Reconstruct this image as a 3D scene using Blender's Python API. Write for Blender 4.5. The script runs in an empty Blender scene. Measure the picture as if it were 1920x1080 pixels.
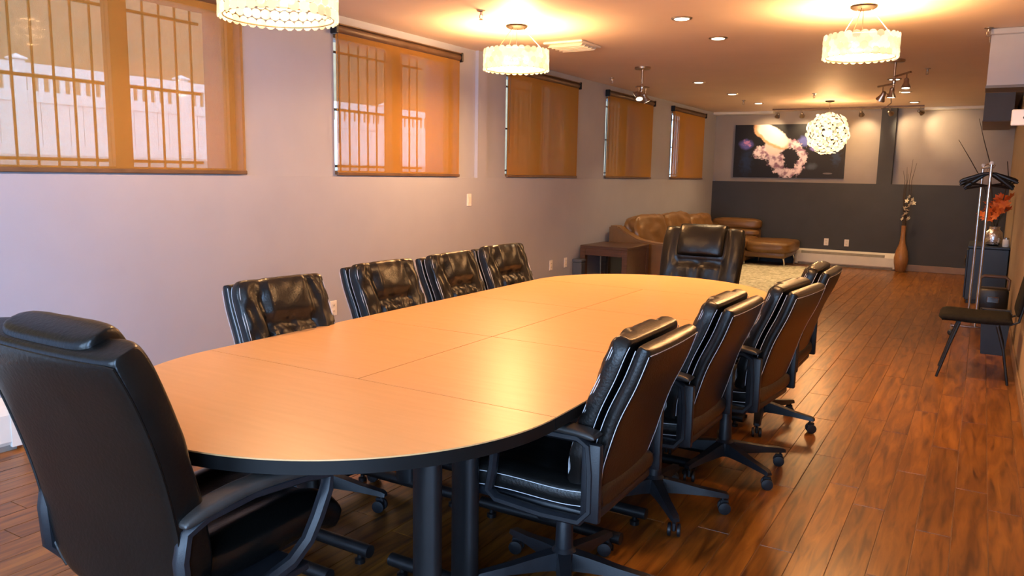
import bpy, bmesh, math, random
from mathutils import Matrix, Vector, noise
random.seed(7)
PI = math.pi
sc = bpy.context.scene
COL = sc.collection

# ------------------------------------------------------------------ camera
CAM = Vector((0.0, 0.0, 1.44))
RR = ((0.85798467, 0.08839634, -0.50601225),
      (0.51339211, -0.11486061, 0.85043258),
      (0.01705425, -0.98944082, -0.14393063))
FPX = 1466.0
cd = bpy.data.cameras.new('camera')
cd.sensor_fit = 'HORIZONTAL'; cd.sensor_width = 36.0
cd.lens = FPX / 1920.0 * 36.0
cd.clip_start = 0.02; cd.clip_end = 200
cam = bpy.data.objects.new('camera', cd); COL.objects.link(cam)
cam.matrix_world = Matrix(((RR[0][0], -RR[0][1], -RR[0][2], CAM.x),
                           (RR[1][0], -RR[1][1], -RR[1][2], CAM.y),
                           (RR[2][0], -RR[2][1], -RR[2][2], CAM.z),
                           (0, 0, 0, 1)))
sc.camera = cam

def project(p):
    d = Vector(p) - CAM
    c = [sum(RR[k][i] * d[k] for k in range(3)) for i in range(3)]
    if c[2] < 0.05: return None
    return (960 + FPX * c[0] / c[2], 540 + FPX * c[1] / c[2])

# ------------------------------------------------------------------ view, world, daylight
sc.view_settings.view_transform = 'Standard'
sc.view_settings.look = 'None'
sc.view_settings.gamma = 1.0
sc.view_settings.use_curve_mapping = False
sc.view_settings.exposure = 0.22

world = bpy.data.worlds.new('sky'); sc.world = world
world.use_nodes = True
bg = world.node_tree.nodes['Background']
bg.inputs['Color'].default_value = (0.52, 0.74, 1.0, 1)
bg.inputs['Strength'].default_value = 7.0

def lamp(name, kind, loc, energy, color, parent=None, size=0.05, target=None, angle=90, blend=0.5, size_y=None):
    l = bpy.data.lights.new(name, kind)
    l.energy = energy; l.color = color
    if kind == 'AREA':
        l.shape = 'RECTANGLE'; l.size = size; l.size_y = size_y or size
    else:
        l.shadow_soft_size = size
    if kind == 'SPOT':
        l.spot_size = math.radians(angle); l.spot_blend = blend
    o = bpy.data.objects.new(name, l); COL.objects.link(o)
    o.location = loc
    if target is not None:
        o.rotation_euler = (Vector(target) - Vector(loc)).to_track_quat('-Z', 'Y').to_euler()
    if parent: 
        o.parent = parent
        o.location = Vector(loc) - parent.location
    return o

WARM = (1.0, 0.53, 0.21)
COOL = (0.34, 0.57, 1.0)
# assumed cool light from behind the camera, through an assumed unseen window opening
lamp('assumed_back_daylight', 'AREA', (-1.9, -3.25, 1.25), 130, COOL, size=3.4, size_y=2.1, target=(-1.9, 5, 1.25))
# added cool fill for the window wall, through a made-up unseen aisle-wall opening
lamp('added_side_fill', 'AREA', (0.62, -1.55, 1.25), 270, COOL, size=2.1, size_y=1.9, target=(-4.2, -1.55, 1.25))

# ------------------------------------------------------------------ room numbers
XL, XLU, XR = -4.20, -4.235, 0.335
YF, YB = 14.06, -3.0
ZC = 2.59
ZL = 1.40

# ------------------------------------------------------------------ materials
def nmat(name):
    m = bpy.data.materials.new(name); m.use_nodes = True
    nt = m.node_tree
    b = nt.nodes['Principled BSDF']
    return m, nt, b

def setp(b, **k):
    for key, v in k.items():
        n = {'color': 'Base Color', 'rough': 'Roughness', 'metal': 'Metallic', 'spec': 'Specular IOR Level',
             'coat': 'Coat Weight', 'coatr': 'Coat Roughness', 'sheen': 'Sheen Weight', 'trans': 'Transmission Weight',
             'ecol': 'Emission Color', 'estr': 'Emission Strength', 'alpha': 'Alpha', 'ior': 'IOR'}[key]
        if isinstance(v, tuple): v = (*v, 1.0) if len(v) == 3 else v
        b.inputs[n].default_value = v

def noisy(name, c1, c2, scale=8.0, rough=0.5, bump=0.0, bscale=40.0, stretch=(1, 1, 1), **k):
    """paint / leather / plastic: two close tones mixed by noise, fine bump"""
    m, nt, b = nmat(name)
    L = nt.links
    tc = nt.nodes.new('ShaderNodeTexCoord')
    mp = nt.nodes.new('ShaderNodeMapping'); mp.inputs['Scale'].default_value = stretch
    L.new(tc.outputs['Object'], mp.inputs['Vector'])
    nz = nt.nodes.new('ShaderNodeTexNoise'); nz.inputs['Scale'].default_value = scale; nz.inputs['Detail'].default_value = 3
    L.new(mp.outputs[0], nz.inputs['Vector'])
    cr = nt.nodes.new('ShaderNodeValToRGB')
    cr.color_ramp.elements[0].position = 0.3; cr.color_ramp.elements[0].color = (*c1, 1)
    cr.color_ramp.elements[1].position = 0.7; cr.color_ramp.elements[1].color = (*c2, 1)
    L.new(nz.outputs['Fac'], cr.inputs['Fac']); L.new(cr.outputs['Color'], b.inputs['Base Color'])
    if bump:
        n2 = nt.nodes.new('ShaderNodeTexNoise'); n2.inputs['Scale'].default_value = bscale; n2.inputs['Detail'].default_value = 2
        L.new(mp.outputs[0], n2.inputs['Vector'])
        bp = nt.nodes.new('ShaderNodeBump'); bp.inputs['Strength'].default_value = bump; bp.inputs['Distance'].default_value = 0.01
        L.new(n2.outputs['Fac'], bp.inputs['Height']); L.new(bp.outputs['Normal'], b.inputs['Normal'])
    setp(b, rough=rough, **k)
    return m

M = {}
M['wall_white'] = noisy('wall_white', (0.33, 0.345, 0.415), (0.35, 0.365, 0.435), 3, 0.55, 0.05, 180)
M['ceiling'] = noisy('ceiling_paint', (0.70, 0.565, 0.45), (0.74, 0.60, 0.485), 2, 0.6, 0.05, 150)
M['wall_dark'] = noisy('wall_charcoal', (0.034, 0.037, 0.042), (0.042, 0.045, 0.051), 3, 0.6, 0.05, 150)
M['wall_taupe'] = noisy('wall_taupe', (0.30, 0.25, 0.21), (0.34, 0.285, 0.24), 2.5, 0.45, 0.05, 120)
M['wall_tan'] = noisy('wall_tan', (0.32, 0.245, 0.165), (0.35, 0.27, 0.185), 3, 0.6, 0.04, 150)
M['trim'] = noisy('trim_cream', (0.70, 0.66, 0.58), (0.74, 0.70, 0.62), 5, 0.45)
M['base_wood'] = noisy('baseboard_brown', (0.20, 0.12, 0.07), (0.26, 0.16, 0.10), 6, 0.4)
M['leather'] = noisy('black_leather', (0.0045, 0.0042, 0.004), (0.008, 0.0075, 0.007), 9, 0.31, 0.10, 120, spec=0.37)
M['leather_end'] = noisy('black_leather_worn', (0.002, 0.002, 0.002), (0.004, 0.0038, 0.0035), 5, 0.30, 0.08, 90, spec=0.32)
M['stitch'] = noisy('white_thread', (0.55, 0.56, 0.58), (0.68, 0.69, 0.71), 60, 0.7)
M['plastic'] = noisy('black_plastic', (0.007, 0.008, 0.011), (0.011, 0.013, 0.017), 20, 0.42, 0.06, 300, spec=0.4)
M['black_fabric'] = noisy('black_upholstery', (0.006, 0.006, 0.006), (0.012, 0.012, 0.012), 40, 0.85, 0.2, 300, spec=0.15)
M['armpad'] = noisy('black_soft_pad', (0.02, 0.019, 0.018), (0.03, 0.028, 0.026), 20, 0.40)
M['chrome'] = noisy('chrome', (0.62, 0.62, 0.62), (0.70, 0.70, 0.70), 10, 0.15, metal=1.0)
M['steel'] = noisy('brushed_nickel', (0.42, 0.36, 0.30), (0.50, 0.44, 0.37), 30, 0.28, metal=1.0)
M['canopy'] = noisy('dark_canopy', (0.004, 0.0024, 0.0014), (0.009, 0.005, 0.003), 60, 0.6, spec=0.1)
M['bronze'] = noisy('dark_bronze', (0.10, 0.055, 0.030), (0.14, 0.080, 0.045), 10, 0.45)
M['black_metal'] = noisy('black_metal', (0.005, 0.005, 0.006), (0.009, 0.009, 0.010), 12, 0.4, spec=0.35)
M['edge'] = noisy('black_edge_band', (0.004, 0.004, 0.004), (0.006, 0.006, 0.006), 12, 0.5, spec=0.2)
M['sofa'] = noisy('brown_leather', (0.14, 0.070, 0.021), (0.19, 0.098, 0.030), 4, 0.38, 0.10, 60, spec=0.5)
M['darkwood'] = noisy('dark_wood', (0.045, 0.020, 0.010), (0.085, 0.040, 0.020), 3, 0.35, 0.0, 40, (2, 18, 18))
M['navy'] = noisy('navy_laminate', (0.008, 0.016, 0.034), (0.011, 0.020, 0.040), 4, 0.4)
M['grey_box'] = noisy('blue_grey_board', (0.045, 0.055, 0.075), (0.06, 0.07, 0.09), 6, 0.6)
M['heater'] = noisy('heater_enamel', (0.62, 0.60, 0.55), (0.68, 0.66, 0.60), 6, 0.4)
M['heater_slot'] = noisy('heater_slot', (0.16, 0.15, 0.13), (0.22, 0.20, 0.18), 14, 0.6)
M['switch'] = noisy('white_switch', (0.72, 0.68, 0.64), (0.76, 0.72, 0.68), 20, 0.4)
M['dark_slot'] = noisy('socket_slot', (0.03, 0.03, 0.03), (0.05, 0.05, 0.05), 20, 0.6)
M['fence'] = noisy('white_vinyl', (0.76, 0.78, 0.80), (0.80, 0.82, 0.84), 3, 0.45)
M['stucco'] = noisy('tan_stucco', (0.30, 0.22, 0.14), (0.38, 0.28, 0.18), 6, 0.9, 0.2, 60)
M['ground'] = noisy('grey_concrete', (0.34, 0.33, 0.32), (0.44, 0.43, 0.41), 5, 0.9)
M['sash'] = noisy('window_frame_brown', (0.26, 0.19, 0.12), (0.32, 0.23, 0.15), 6, 0.5)
M['petal_white'] = noisy('cream_petal', (0.78, 0.70, 0.52), (0.86, 0.80, 0.64), 30, 0.6)
M['petal_orange'] = noisy('orange_petal', (0.62, 0.10, 0.015), (0.78, 0.20, 0.03), 12, 0.6)
M['twig'] = noisy('dark_twig', (0.035, 0.022, 0.015), (0.06, 0.04, 0.028), 30, 0.8)
M['leaf'] = noisy('dark_leaf', (0.03, 0.04, 0.02), (0.05, 0.06, 0.03), 20, 0.6)
M['vase_wood'] = noisy('honey_wood', (0.26, 0.12, 0.045), (0.36, 0.18, 0.07), 5, 0.35, 0, 40, (14, 14, 2))
M['silver'] = noisy('silver_mosaic', (0.55, 0.56, 0.60), (0.85, 0.86, 0.9), 40, 0.2, 0.5, 60, metal=1.0)
M['box_grey'] = noisy('soffit_grey', (0.36, 0.36, 0.37), (0.40, 0.40, 0.41), 4, 0.6)
M['box_dark'] = noisy('soffit_dark_grey', (0.115, 0.115, 0.115), (0.135, 0.135, 0.135), 4, 0.6)
M['white_dev'] = noisy('white_plastic', (0.74, 0.76, 0.80), (0.78, 0.80, 0.84), 8, 0.4)
M['bag'] = noisy('brown_strap', (0.07, 0.035, 0.015), (0.12, 0.06, 0.03), 8, 0.45)

def wood_table():
    m, nt, b = nmat('maple_laminate'); L = nt.links
    tc = nt.nodes.new('ShaderNodeTexCoord')
    mp = nt.nodes.new('ShaderNodeMapping'); mp.inputs['Scale'].default_value = (2.5, 26, 1)
    L.new(tc.outputs['Object'], mp.inputs['Vector'])
    nz = nt.nodes.new('ShaderNodeTexNoise'); nz.inputs['Scale'].default_value = 1.6; nz.inputs['Detail'].default_value = 5
    L.new(mp.outputs[0], nz.inputs['Vector'])
    cr = nt.nodes.new('ShaderNodeValToRGB')
    cr.color_ramp.elements[0].position = 0.25; cr.color_ramp.elements[0].color = (0.63, 0.355, 0.145, 1)
    cr.color_ramp.elements[1].position = 0.75; cr.color_ramp.elements[1].color = (0.69, 0.40, 0.175, 1)
    L.new(nz.outputs['Fac'], cr.inputs['Fac']); L.new(cr.outputs['Color'], b.inputs['Base Color'])
    setp(b, rough=0.34, spec=0.45)
    return m
M['maple'] = wood_table()

def wood_floor():
    m, nt, b = nmat('laminate_planks'); L = nt.links
    geo = nt.nodes.new('ShaderNodeNewGeometry'); oi = nt.nodes.new('ShaderNodeObjectInfo')
    ad = nt.nodes.new('ShaderNodeMath'); ad.operation = 'ADD'
    L.new(geo.outputs['Random Per Island'], ad.inputs[0]); L.new(oi.outputs['Random'], ad.inputs[1])
    fr = nt.nodes.new('ShaderNodeMath'); fr.operation = 'FRACT'; L.new(ad.outputs[0], fr.inputs[0])
    ml = nt.nodes.new('ShaderNodeMath'); ml.operation = 'MULTIPLY'; ml.inputs[1].default_value = 37.0; L.new(fr.outputs[0], ml.inputs[0])
    mp = nt.nodes.new('ShaderNodeMapping'); mp.inputs['Scale'].default_value = (20, 2.0, 1)
    L.new(geo.outputs['Position'], mp.inputs['Vector'])
    off = nt.nodes.new('ShaderNodeVectorMath'); off.operation = 'ADD'
    L.new(mp.outputs[0], off.inputs[0]); L.new(ml.outputs[0], off.inputs[1])
    nz = nt.nodes.new('ShaderNodeTexNoise'); nz.inputs['Scale'].default_value = 1.5; nz.inputs['Detail'].default_value = 5; nz.inputs['Distortion'].default_value = 0.8
    L.new(off.outputs[0], nz.inputs['Vector'])
    cr = nt.nodes.new('ShaderNodeValToRGB'); e = cr.color_ramp.elements
    e[0].position = 0.30; e[0].color = (0.060, 0.018, 0.0035, 1)
    e[1].position = 0.72; e[1].color = (0.285, 0.112, 0.015, 1)
    x = e.new(0.5); x.color = (0.175, 0.063, 0.008, 1)
    L.new(nz.outputs['Fac'], cr.inputs['Fac'])
    hs = nt.nodes.new('ShaderNodeHueSaturation')
    mr = nt.nodes.new('ShaderNodeMapRange'); mr.inputs['To Min'].default_value = 0.84; mr.inputs['To Max'].default_value = 1.12
    L.new(fr.outputs[0], mr.inputs['Value']); L.new(mr.outputs[0], hs.inputs['Value'])
    L.new(cr.outputs['Color'], hs.inputs['Color']); L.new(hs.outputs['Color'], b.inputs['Base Color'])
    setp(b, rough=0.30, spec=0.5)
    return m
M['planks'] = wood_floor()
M['subfloor'] = noisy('plank_joint', (0.16, 0.09, 0.05), (0.22, 0.13, 0.08), 10, 0.6)

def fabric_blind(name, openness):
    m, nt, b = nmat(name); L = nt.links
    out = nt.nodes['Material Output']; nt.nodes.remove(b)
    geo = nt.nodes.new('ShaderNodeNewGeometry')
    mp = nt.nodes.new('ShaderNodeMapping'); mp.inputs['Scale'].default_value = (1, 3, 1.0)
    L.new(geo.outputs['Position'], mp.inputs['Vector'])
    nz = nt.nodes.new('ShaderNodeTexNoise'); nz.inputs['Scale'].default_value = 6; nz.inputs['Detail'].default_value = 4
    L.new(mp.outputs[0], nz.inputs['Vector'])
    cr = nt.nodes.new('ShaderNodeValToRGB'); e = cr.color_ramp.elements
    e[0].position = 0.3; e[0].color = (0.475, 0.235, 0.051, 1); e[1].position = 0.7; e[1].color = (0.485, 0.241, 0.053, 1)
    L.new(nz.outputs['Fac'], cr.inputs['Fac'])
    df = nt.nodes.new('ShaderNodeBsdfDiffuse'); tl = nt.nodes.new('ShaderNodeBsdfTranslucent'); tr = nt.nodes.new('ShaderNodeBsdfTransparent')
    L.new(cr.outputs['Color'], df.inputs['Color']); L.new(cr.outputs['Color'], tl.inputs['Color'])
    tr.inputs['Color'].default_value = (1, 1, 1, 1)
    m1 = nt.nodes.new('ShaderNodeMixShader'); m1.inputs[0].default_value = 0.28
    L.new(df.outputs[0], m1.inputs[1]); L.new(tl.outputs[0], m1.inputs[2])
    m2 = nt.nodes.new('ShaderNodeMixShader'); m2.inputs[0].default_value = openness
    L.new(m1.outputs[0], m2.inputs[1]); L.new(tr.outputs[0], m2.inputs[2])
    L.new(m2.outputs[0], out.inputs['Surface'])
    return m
M['screen'] = fabric_blind('amber_screen_open_weave', 0.44)
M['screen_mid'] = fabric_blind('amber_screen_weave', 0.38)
M['screen_oblique'] = fabric_blind('amber_screen_oblique_view', 0.16)  # same fabric, openness cut to imitate the darker look at an oblique view

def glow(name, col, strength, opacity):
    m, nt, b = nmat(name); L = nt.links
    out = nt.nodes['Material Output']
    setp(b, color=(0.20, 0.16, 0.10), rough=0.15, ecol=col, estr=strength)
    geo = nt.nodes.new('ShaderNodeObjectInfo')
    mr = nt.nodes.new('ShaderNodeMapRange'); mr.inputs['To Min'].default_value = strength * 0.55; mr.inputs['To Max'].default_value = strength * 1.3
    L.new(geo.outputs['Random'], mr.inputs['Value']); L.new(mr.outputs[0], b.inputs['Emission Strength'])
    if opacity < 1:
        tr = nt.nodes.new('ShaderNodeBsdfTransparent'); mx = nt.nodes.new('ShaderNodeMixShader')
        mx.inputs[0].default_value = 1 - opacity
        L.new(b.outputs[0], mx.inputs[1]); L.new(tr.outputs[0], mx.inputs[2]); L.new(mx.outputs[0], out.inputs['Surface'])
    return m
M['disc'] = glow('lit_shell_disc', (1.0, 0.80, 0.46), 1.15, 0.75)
M['bulb'] = glow('lit_bulb', (1.0, 0.86, 0.60), 9.0, 1.0)
M['downlight'] = glow('lit_downlight', (1.0, 0.88, 0.66), 4.0, 1.0)

def glass():
    m, nt, b = nmat('window_glass'); L = nt.links
    out = nt.nodes['Material Output']; nt.nodes.remove(b)
    tr = nt.nodes.new('ShaderNodeBsdfTransparent'); gl = nt.nodes.new('ShaderNodeBsdfGlossy'); gl.inputs['Roughness'].default_value = 0.02
    nz = nt.nodes.new('ShaderNodeTexNoise'); nz.inputs['Scale'].default_value = 1.0
    cr = nt.nodes.new('ShaderNodeValToRGB'); cr.color_ramp.elements[0].color = (0.95, 0.97, 0.97, 1)
    L.new(nz.outputs['Fac'], cr.inputs['Fac']); L.new(cr.outputs['Color'], tr.inputs['Color'])
    mx = nt.nodes.new('ShaderNodeMixShader'); mx.inputs[0].default_value = 0.06
    L.new(tr.outputs[0], mx.inputs[1]); L.new(gl.outputs[0], mx.inputs[2]); L.new(mx.outputs[0], out.inputs['Surface'])
    return m
M['glass'] = glass()

def rug_mat():
    m, nt, b = nmat('shag_rug'); L = nt.links
    geo = nt.nodes.new('ShaderNodeNewGeometry')
    mp = nt.nodes.new('ShaderNodeMapping'); mp.inputs['Scale'].default_value = (1.6, 1, 1); mp.inputs['Rotation'].default_value = (0, 0, 0.6)
    L.new(geo.outputs['Position'], mp.inputs['Vector'])
    nz = nt.nodes.new('ShaderNodeTexNoise'); nz.inputs['Scale'].default_value = 14; nz.inputs['Detail'].default_value = 4
    L.new(mp.outputs[0], nz.inputs['Vector'])
    cr = nt.nodes.new('ShaderNodeValToRGB'); e = cr.color_ramp.elements
    e[0].position = 0.35; e[0].color = (0.36, 0.35, 0.25, 1); e[1].position = 0.65; e[1].color = (0.62, 0.60, 0.46, 1)
    L.new(nz.outputs['Fac'], cr.inputs['Fac']); L.new(cr.outputs['Color'], b.inputs['Base Color'])
    setp(b, rough=0.95, spec=0.1)
    return m
M['rug'] = rug_mat()

# ------------------------------------------------------------------ mesh helpers
class MB:
    def __init__(s): s.v = []; s.f = []
    def add(s, vs, fs):
        o = len(s.v); s.v += [tuple(p) for p in vs]; s.f += [tuple(i + o for i in f) for f in fs]; return s
    def box(s, x0, x1, y0, y1, z0, z1):
        return s.add([(x0,y0,z0),(x1,y0,z0),(x1,y1,z0),(x0,y1,z0),(x0,y0,z1),(x1,y0,z1),(x1,y1,z1),(x0,y1,z1)],
                     [(0,3,2,1),(4,5,6,7),(0,1,5,4),(1,2,6,5),(2,3,7,6),(3,0,4,7)])
    def rbox(s, x0, x1, y0, y1, z0, z1, r=0.01, seg=2):
        bm = bmesh.new(); bmesh.ops.create_cube(bm, size=1)
        for v in bm.verts:
            v.co = Vector(((x0+x1)/2 + v.co.x*(x1-x0), (y0+y1)/2 + v.co.y*(y1-y0), (z0+z1)/2 + v.co.z*(z1-z0)))
        bmesh.ops.bevel(bm, geom=bm.edges[:], offset=r, segments=seg, affect='EDGES', profile=0.5)
        bm.verts.index_update()
        s.add([v.co for v in bm.verts], [[v.index for v in f.verts] for f in bm.faces]); bm.free(); return s
    def tube(s, pts, r, n=8, closed=False, cap=True, sx=1.0, up=None):
        """sweep; r may be number or list; sx flattens the section along its first axis"""
        P = [Vector(p) for p in pts]; N = len(P); base = len(s.v); prev = None
        for i, p in enumerate(P):
            a = P[i-1] if (i > 0 or closed) else p; b = P[(i+1) % N] if (i < N-1 or closed) else p
            t = (b - a).normalized()
            if up is not None: u = Vector(up)
            elif prev is not None: u = prev
            else: u = Vector((0,0,1)) if abs(t.z) < 0.9 else Vector((1,0,0))
            u = (u - t * u.dot(t)); u = u.normalized() if u.length > 1e-6 else t.orthogonal().normalized()
            prev = u; w = t.cross(u)
            rr = r[i] if isinstance(r, (list, tuple)) else r
            for k in range(n):
                an = 2*PI*(k+0.5)/n
                s.v.append(tuple(p + u*(math.cos(an)*rr) + w*(math.sin(an)*rr*sx)))
        M_ = N if closed else N-1
        for i in range(M_):
            for k in range(n):
                a = base + i*n + k; b = base + i*n + (k+1) % n
                c = base + ((i+1) % N)*n + (k+1) % n; d = base + ((i+1) % N)*n + k
                s.f.append((a, b, c, d))
        if cap and not closed:
            s.f.append(tuple(base + k for k in range(n))[::-1]); s.f.append(tuple(base + (N-1)*n + k for k in range(n)))
        return s
    def lathe(s, prof, n=20, c=(0,0,0), axis='z'):
        base = len(s.v)
        for (r, z) in prof:
            for k in range(n):
                a = 2*PI*k/n; x, y = r*math.cos(a), r*math.sin(a)
                if axis == 'z': p = (c[0]+x, c[1]+y, c[2]+z)
                elif axis == 'x': p = (c[0]+z, c[1]+x, c[2]+y)
                else: p = (c[0]+x, c[1]+z, c[2]+y)
                s.v.append(p)
        for i in range(len(prof)-1):
            for k in range(n):
                s.f.append((base+i*n+k, base+i*n+(k+1)%n, base+(i+1)*n+(k+1)%n, base+(i+1)*n+k))
        s.f.append(tuple(base+k for k in range(n))[::-1]); s.f.append(tuple(base+(len(prof)-1)*n+k for k in range(n)))
        return s
    def prism(s, outline, z0, z1, axis='z'):
        n = len(outline)
        def P(a, b, c): return {'z': (a, b, c), 'y': (a, c, b), 'x': (c, a, b)}[axis]
        s.add([P(a, b, z0) for a, b in outline] + [P(a, b, z1) for a, b in outline],
              [tuple(range(n))[::-1], tuple(range(n, 2*n))] + [(i, (i+1) % n, n+(i+1) % n, n+i) for i in range(n)])
        return s
    def cushion(s, path, width, tf, tb, nu=18, nv=24, p=7.0, side=(1,0,0)):
        """closed pad: path(v)->(centre Vector, front normal Vector); width(v); tf/tb(u,v) front/back thickness"""
        U = [-math.cos(PI*i/nu) for i in range(nu+1)]
        V = [0.5 - 0.5*math.cos(PI*j/nv) for j in range(nv+1)]
        side = Vector(side); base = len(s.v); W = nu+1
        def e(u, v): return max(0.0, 1-abs(u)**p)**(1/p) * max(0.0, 1-abs(2*v-1)**(p*1.6))**(1/(p*0.6))
        for sg, T in ((1, tf), (-1, tb)):
            for v in V:
                c, nrm = path(v); w = width(v)
                for u in U: s.v.append(tuple(c + side*(u*w) + nrm*(sg*T(u, v)*e(u, v))))
        off = W*(nv+1)
        for j in range(nv):
            for i in range(nu):
                a = base + j*W + i
                s.f.append((a, a+1, a+W+1, a+W)); b = a + off
                s.f.append((b, b+W, b+W+1, b+1))
        return s
    def build(s, name, mat, parent=None, smooth=True, angle=38, weld=False, loc=None):
        me = bpy.data.meshes.new(name); me.from_pydata(s.v, [], s.f)
        if weld or True:
            bm = bmesh.new(); bm.from_mesh(me)
            if weld: bmesh.ops.remove_doubles(bm, verts=bm.verts[:], dist=1e-5)
            bmesh.ops.recalc_face_normals(bm, faces=bm.faces[:]); bm.to_mesh(me); bm.free()
        if smooth:
            me.polygons.foreach_set('use_smooth', [True]*len(me.polygons))
            me.set_sharp_from_angle(angle=math.radians(angle))
        me.materials.append(M[mat] if isinstance(mat, str) else mat)
        o = bpy.data.objects.new(name, me); COL.objects.link(o)
        if loc is not None: o.location = loc
        if parent: o.parent = parent
        return o

def tag(o, label, cat, group=None):
    o['label'] = label; o['category'] = cat
    if group: o['group'] = group
    return o
def thing(name, loc, label, cat, group=None, rz=0.0):
    o = bpy.data.objects.new(name, None); COL.objects.link(o)
    o.empty_display_size = 0.1
    o.location = loc; o.rotation_euler = (0, 0, rz)
    return tag(o, label, cat, group)
def struct(o):
    o['kind'] = 'structure'; return o
def dup(o, parent=None):
    c = o.copy(); COL.objects.link(c); c.parent = parent
    for ch in list(o.children): dup(ch, c)
    return c
def inst(o, loc, parent=None, rot=None):
    c = o.copy(); COL.objects.link(c); c.location = loc
    if parent: c.parent = parent
    if rot is not None: c.rotation_euler = rot
    return c
def lerp(a, b, t): return a + (b-a)*t
def sm(t): t = max(0, min(1, t)); return t*t*(3-2*t)

# ------------------------------------------------------------------ room shell
floor = struct(MB().box(XL-0.3, XR+0.3, YB, YF+0.3, -0.08, -0.004).build('floor', 'subfloor', smooth=False))
PW, PLN = 0.13, 1.22
cells = []
ncol = int((XR - XL)/PW) + 2
for c in range(ncol):
    x1 = 0.272 - c*PW; x0 = x1 - PW
    xa, xb = max(x0, XL), min(x1, XR)
    if xb - xa < 0.02: continue
    y = YB - random.random()*PLN
    while y < YF:
        ya, yb = max(y, YB), min(y+PLN, YF)
        if yb - ya > 0.03: cells.append((xa, xb, ya, yb))
        y += PLN
cells += [(0.272, XR, y, min(y+PLN, YF)) for y in [YB + k*PLN for k in range(14)]]
def area(cl):
    xa, xb, ya, yb = cl
    q = [project((x, y, 0)) for x, y in ((xa, ya), (xb, ya), (xb, yb), (xa, yb))]
    if any(p is None for p in q): return 0
    cx = sum(p[0] for p in q)/4; cy = sum(p[1] for p in q)/4
    if not (-80 < cx < 2000 and cy < 1250): return 0
    return abs(sum(q[i][0]*q[(i+1)%4][1]-q[(i+1)%4][0]*q[i][1] for i in range(4)))/2
cells.sort(key=area, reverse=True)
G = 0.0012
pm = {}
rest = MB()
def plank_mesh(w, l):
    key = (round(w, 3), round(l, 2))
    if key not in pm:
        b = MB(); h = 0.0
        b.add([(-w/2+G, -l/2+G, -0.004), (w/2-G, -l/2+G, -0.004), (w/2-G, l/2-G, -0.004), (-w/2+G, l/2-G, -0.004),
               (-w/2+2*G, -l/2+2*G, 0), (w/2-2*G, -l/2+2*G, 0), (w/2-2*G, l/2-2*G, 0), (-w/2+2*G, l/2-2*G, 0)],
              [(4,5,6,7),(0,1,5,4),(1,2,6,5),(2,3,7,6),(3,0,4,7)])
        o = b.build('plank', 'planks', smooth=False); pm[key] = o.data; bpy.data.objects.remove(o)
    return pm[key]
for i, (xa, xb, ya, yb) in enumerate(cells):
    if i < 290 and area((xa, xb, ya, yb)) > 60:
        o = bpy.data.objects.new('plank', plank_mesh(xb-xa, yb-ya)); COL.objects.link(o)
        o.location = ((xa+xb)/2, (ya+yb)/2, 0); o.parent = floor
    else:
        rest.box(xa+G, xb-G, ya+G, yb-G, -0.004, 0)
o = rest.build('plank_rows', 'planks', floor, smooth=False); o['kind'] = 'stuff'

struct(MB().box(XLU-0.4, XR+0.3, YB-0.3, YF+0.5, ZC, ZC+0.1).build('ceiling', 'ceiling', smooth=False))

BL = [-0.49+0.0, 1.98, 4.45, 6.92, 9.38, 11.84]       # blind starts (first lies behind the camera)
BW = 1.63
WO = (-4.60)
wl = MB()
wl.box(WO, XL, YB, YF+0.3, -0.08, ZL)                                # thick lower wall with ledge
wl.box(WO, XLU, YB, YF+0.3, ZL, 1.415); wl.box(WO, XLU, YB, YF+0.3, 2.47, ZC)
edges = [YB] + [e for b in BL for e in (b+0.01, b+BW-0.01)] + [YF+0.3]
for a, b in zip(edges[0::2], edges[1::2]): wl.box(WO, XLU, a, b, 1.415, 2.47)
struct(wl.build('wall_left', 'wall_white', smooth=False))
struct(MB().box(XLU, XLU+0.035, 6.37, 6.53, ZL, ZC).build('trim_1', 'wall_white', smooth=False))   # pilaster
wr_ = MB().box(XR, XR+0.2, YB, YF+0.3, -0.08, 0.25); wr_.box(XR, XR+0.2, YB, YF+0.3, 2.25, ZC)
wr_.box(XR, XR+0.2, YB, -2.65, 0.25, 2.25); wr_.box(XR, XR+0.2, -0.45, YF+0.3, 0.25, 2.25)  # gap behind the camera is made up, for the added side fill
struct(wr_.build('wall_right', 'wall_tan', smooth=False))
struct(MB().rbox(XR-0.014, XR, YB, YF, 0, 0.10, 0.004, 1).build('baseboard_right', 'base_wood', smooth=False))
struct(MB().rbox(XL, XL+0.014, 2.06, 8.5, 0, 0.09, 0.004, 1).build('baseboard_left', 'trim', smooth=False))
wf = MB().box(XL-0.1, XR+0.2, YF, YF+0.3, -0.08, 1.385)
wf.box(-1.505, -1.285, YF, YF+0.3, 1.385, ZC)
struct(wf.build('wall_far', 'wall_dark', smooth=False))
struct(MB().box(XLU, -1.505, YF+0.14, YF+0.3, 1.385, ZC).build('wall_far_left_bay', 'wall_taupe', smooth=False))
struct(MB().box(-1.285, XR, YF+0.14, YF+0.3, 1.385, ZC).build('wall_far_right_bay', 'wall_taupe', smooth=False))
struct(MB().rbox(-1.0, -0.06, YF-0.014, YF, 0, 0.105, 0.004, 1).build('baseboard_far', 'base_wood', smooth=False))
struct(MB().rbox(-0.90, -0.05, YF-0.05, YF+0.14, ZC-0.045, ZC, 0.006, 1).build('trim_2', 'trim', smooth=False))
struct(MB().rbox(XLU, -3.2, YF-0.05, YF+0.14, ZC-0.045, ZC, 0.006, 1).build('trim_3', 'trim', smooth=False))
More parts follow.
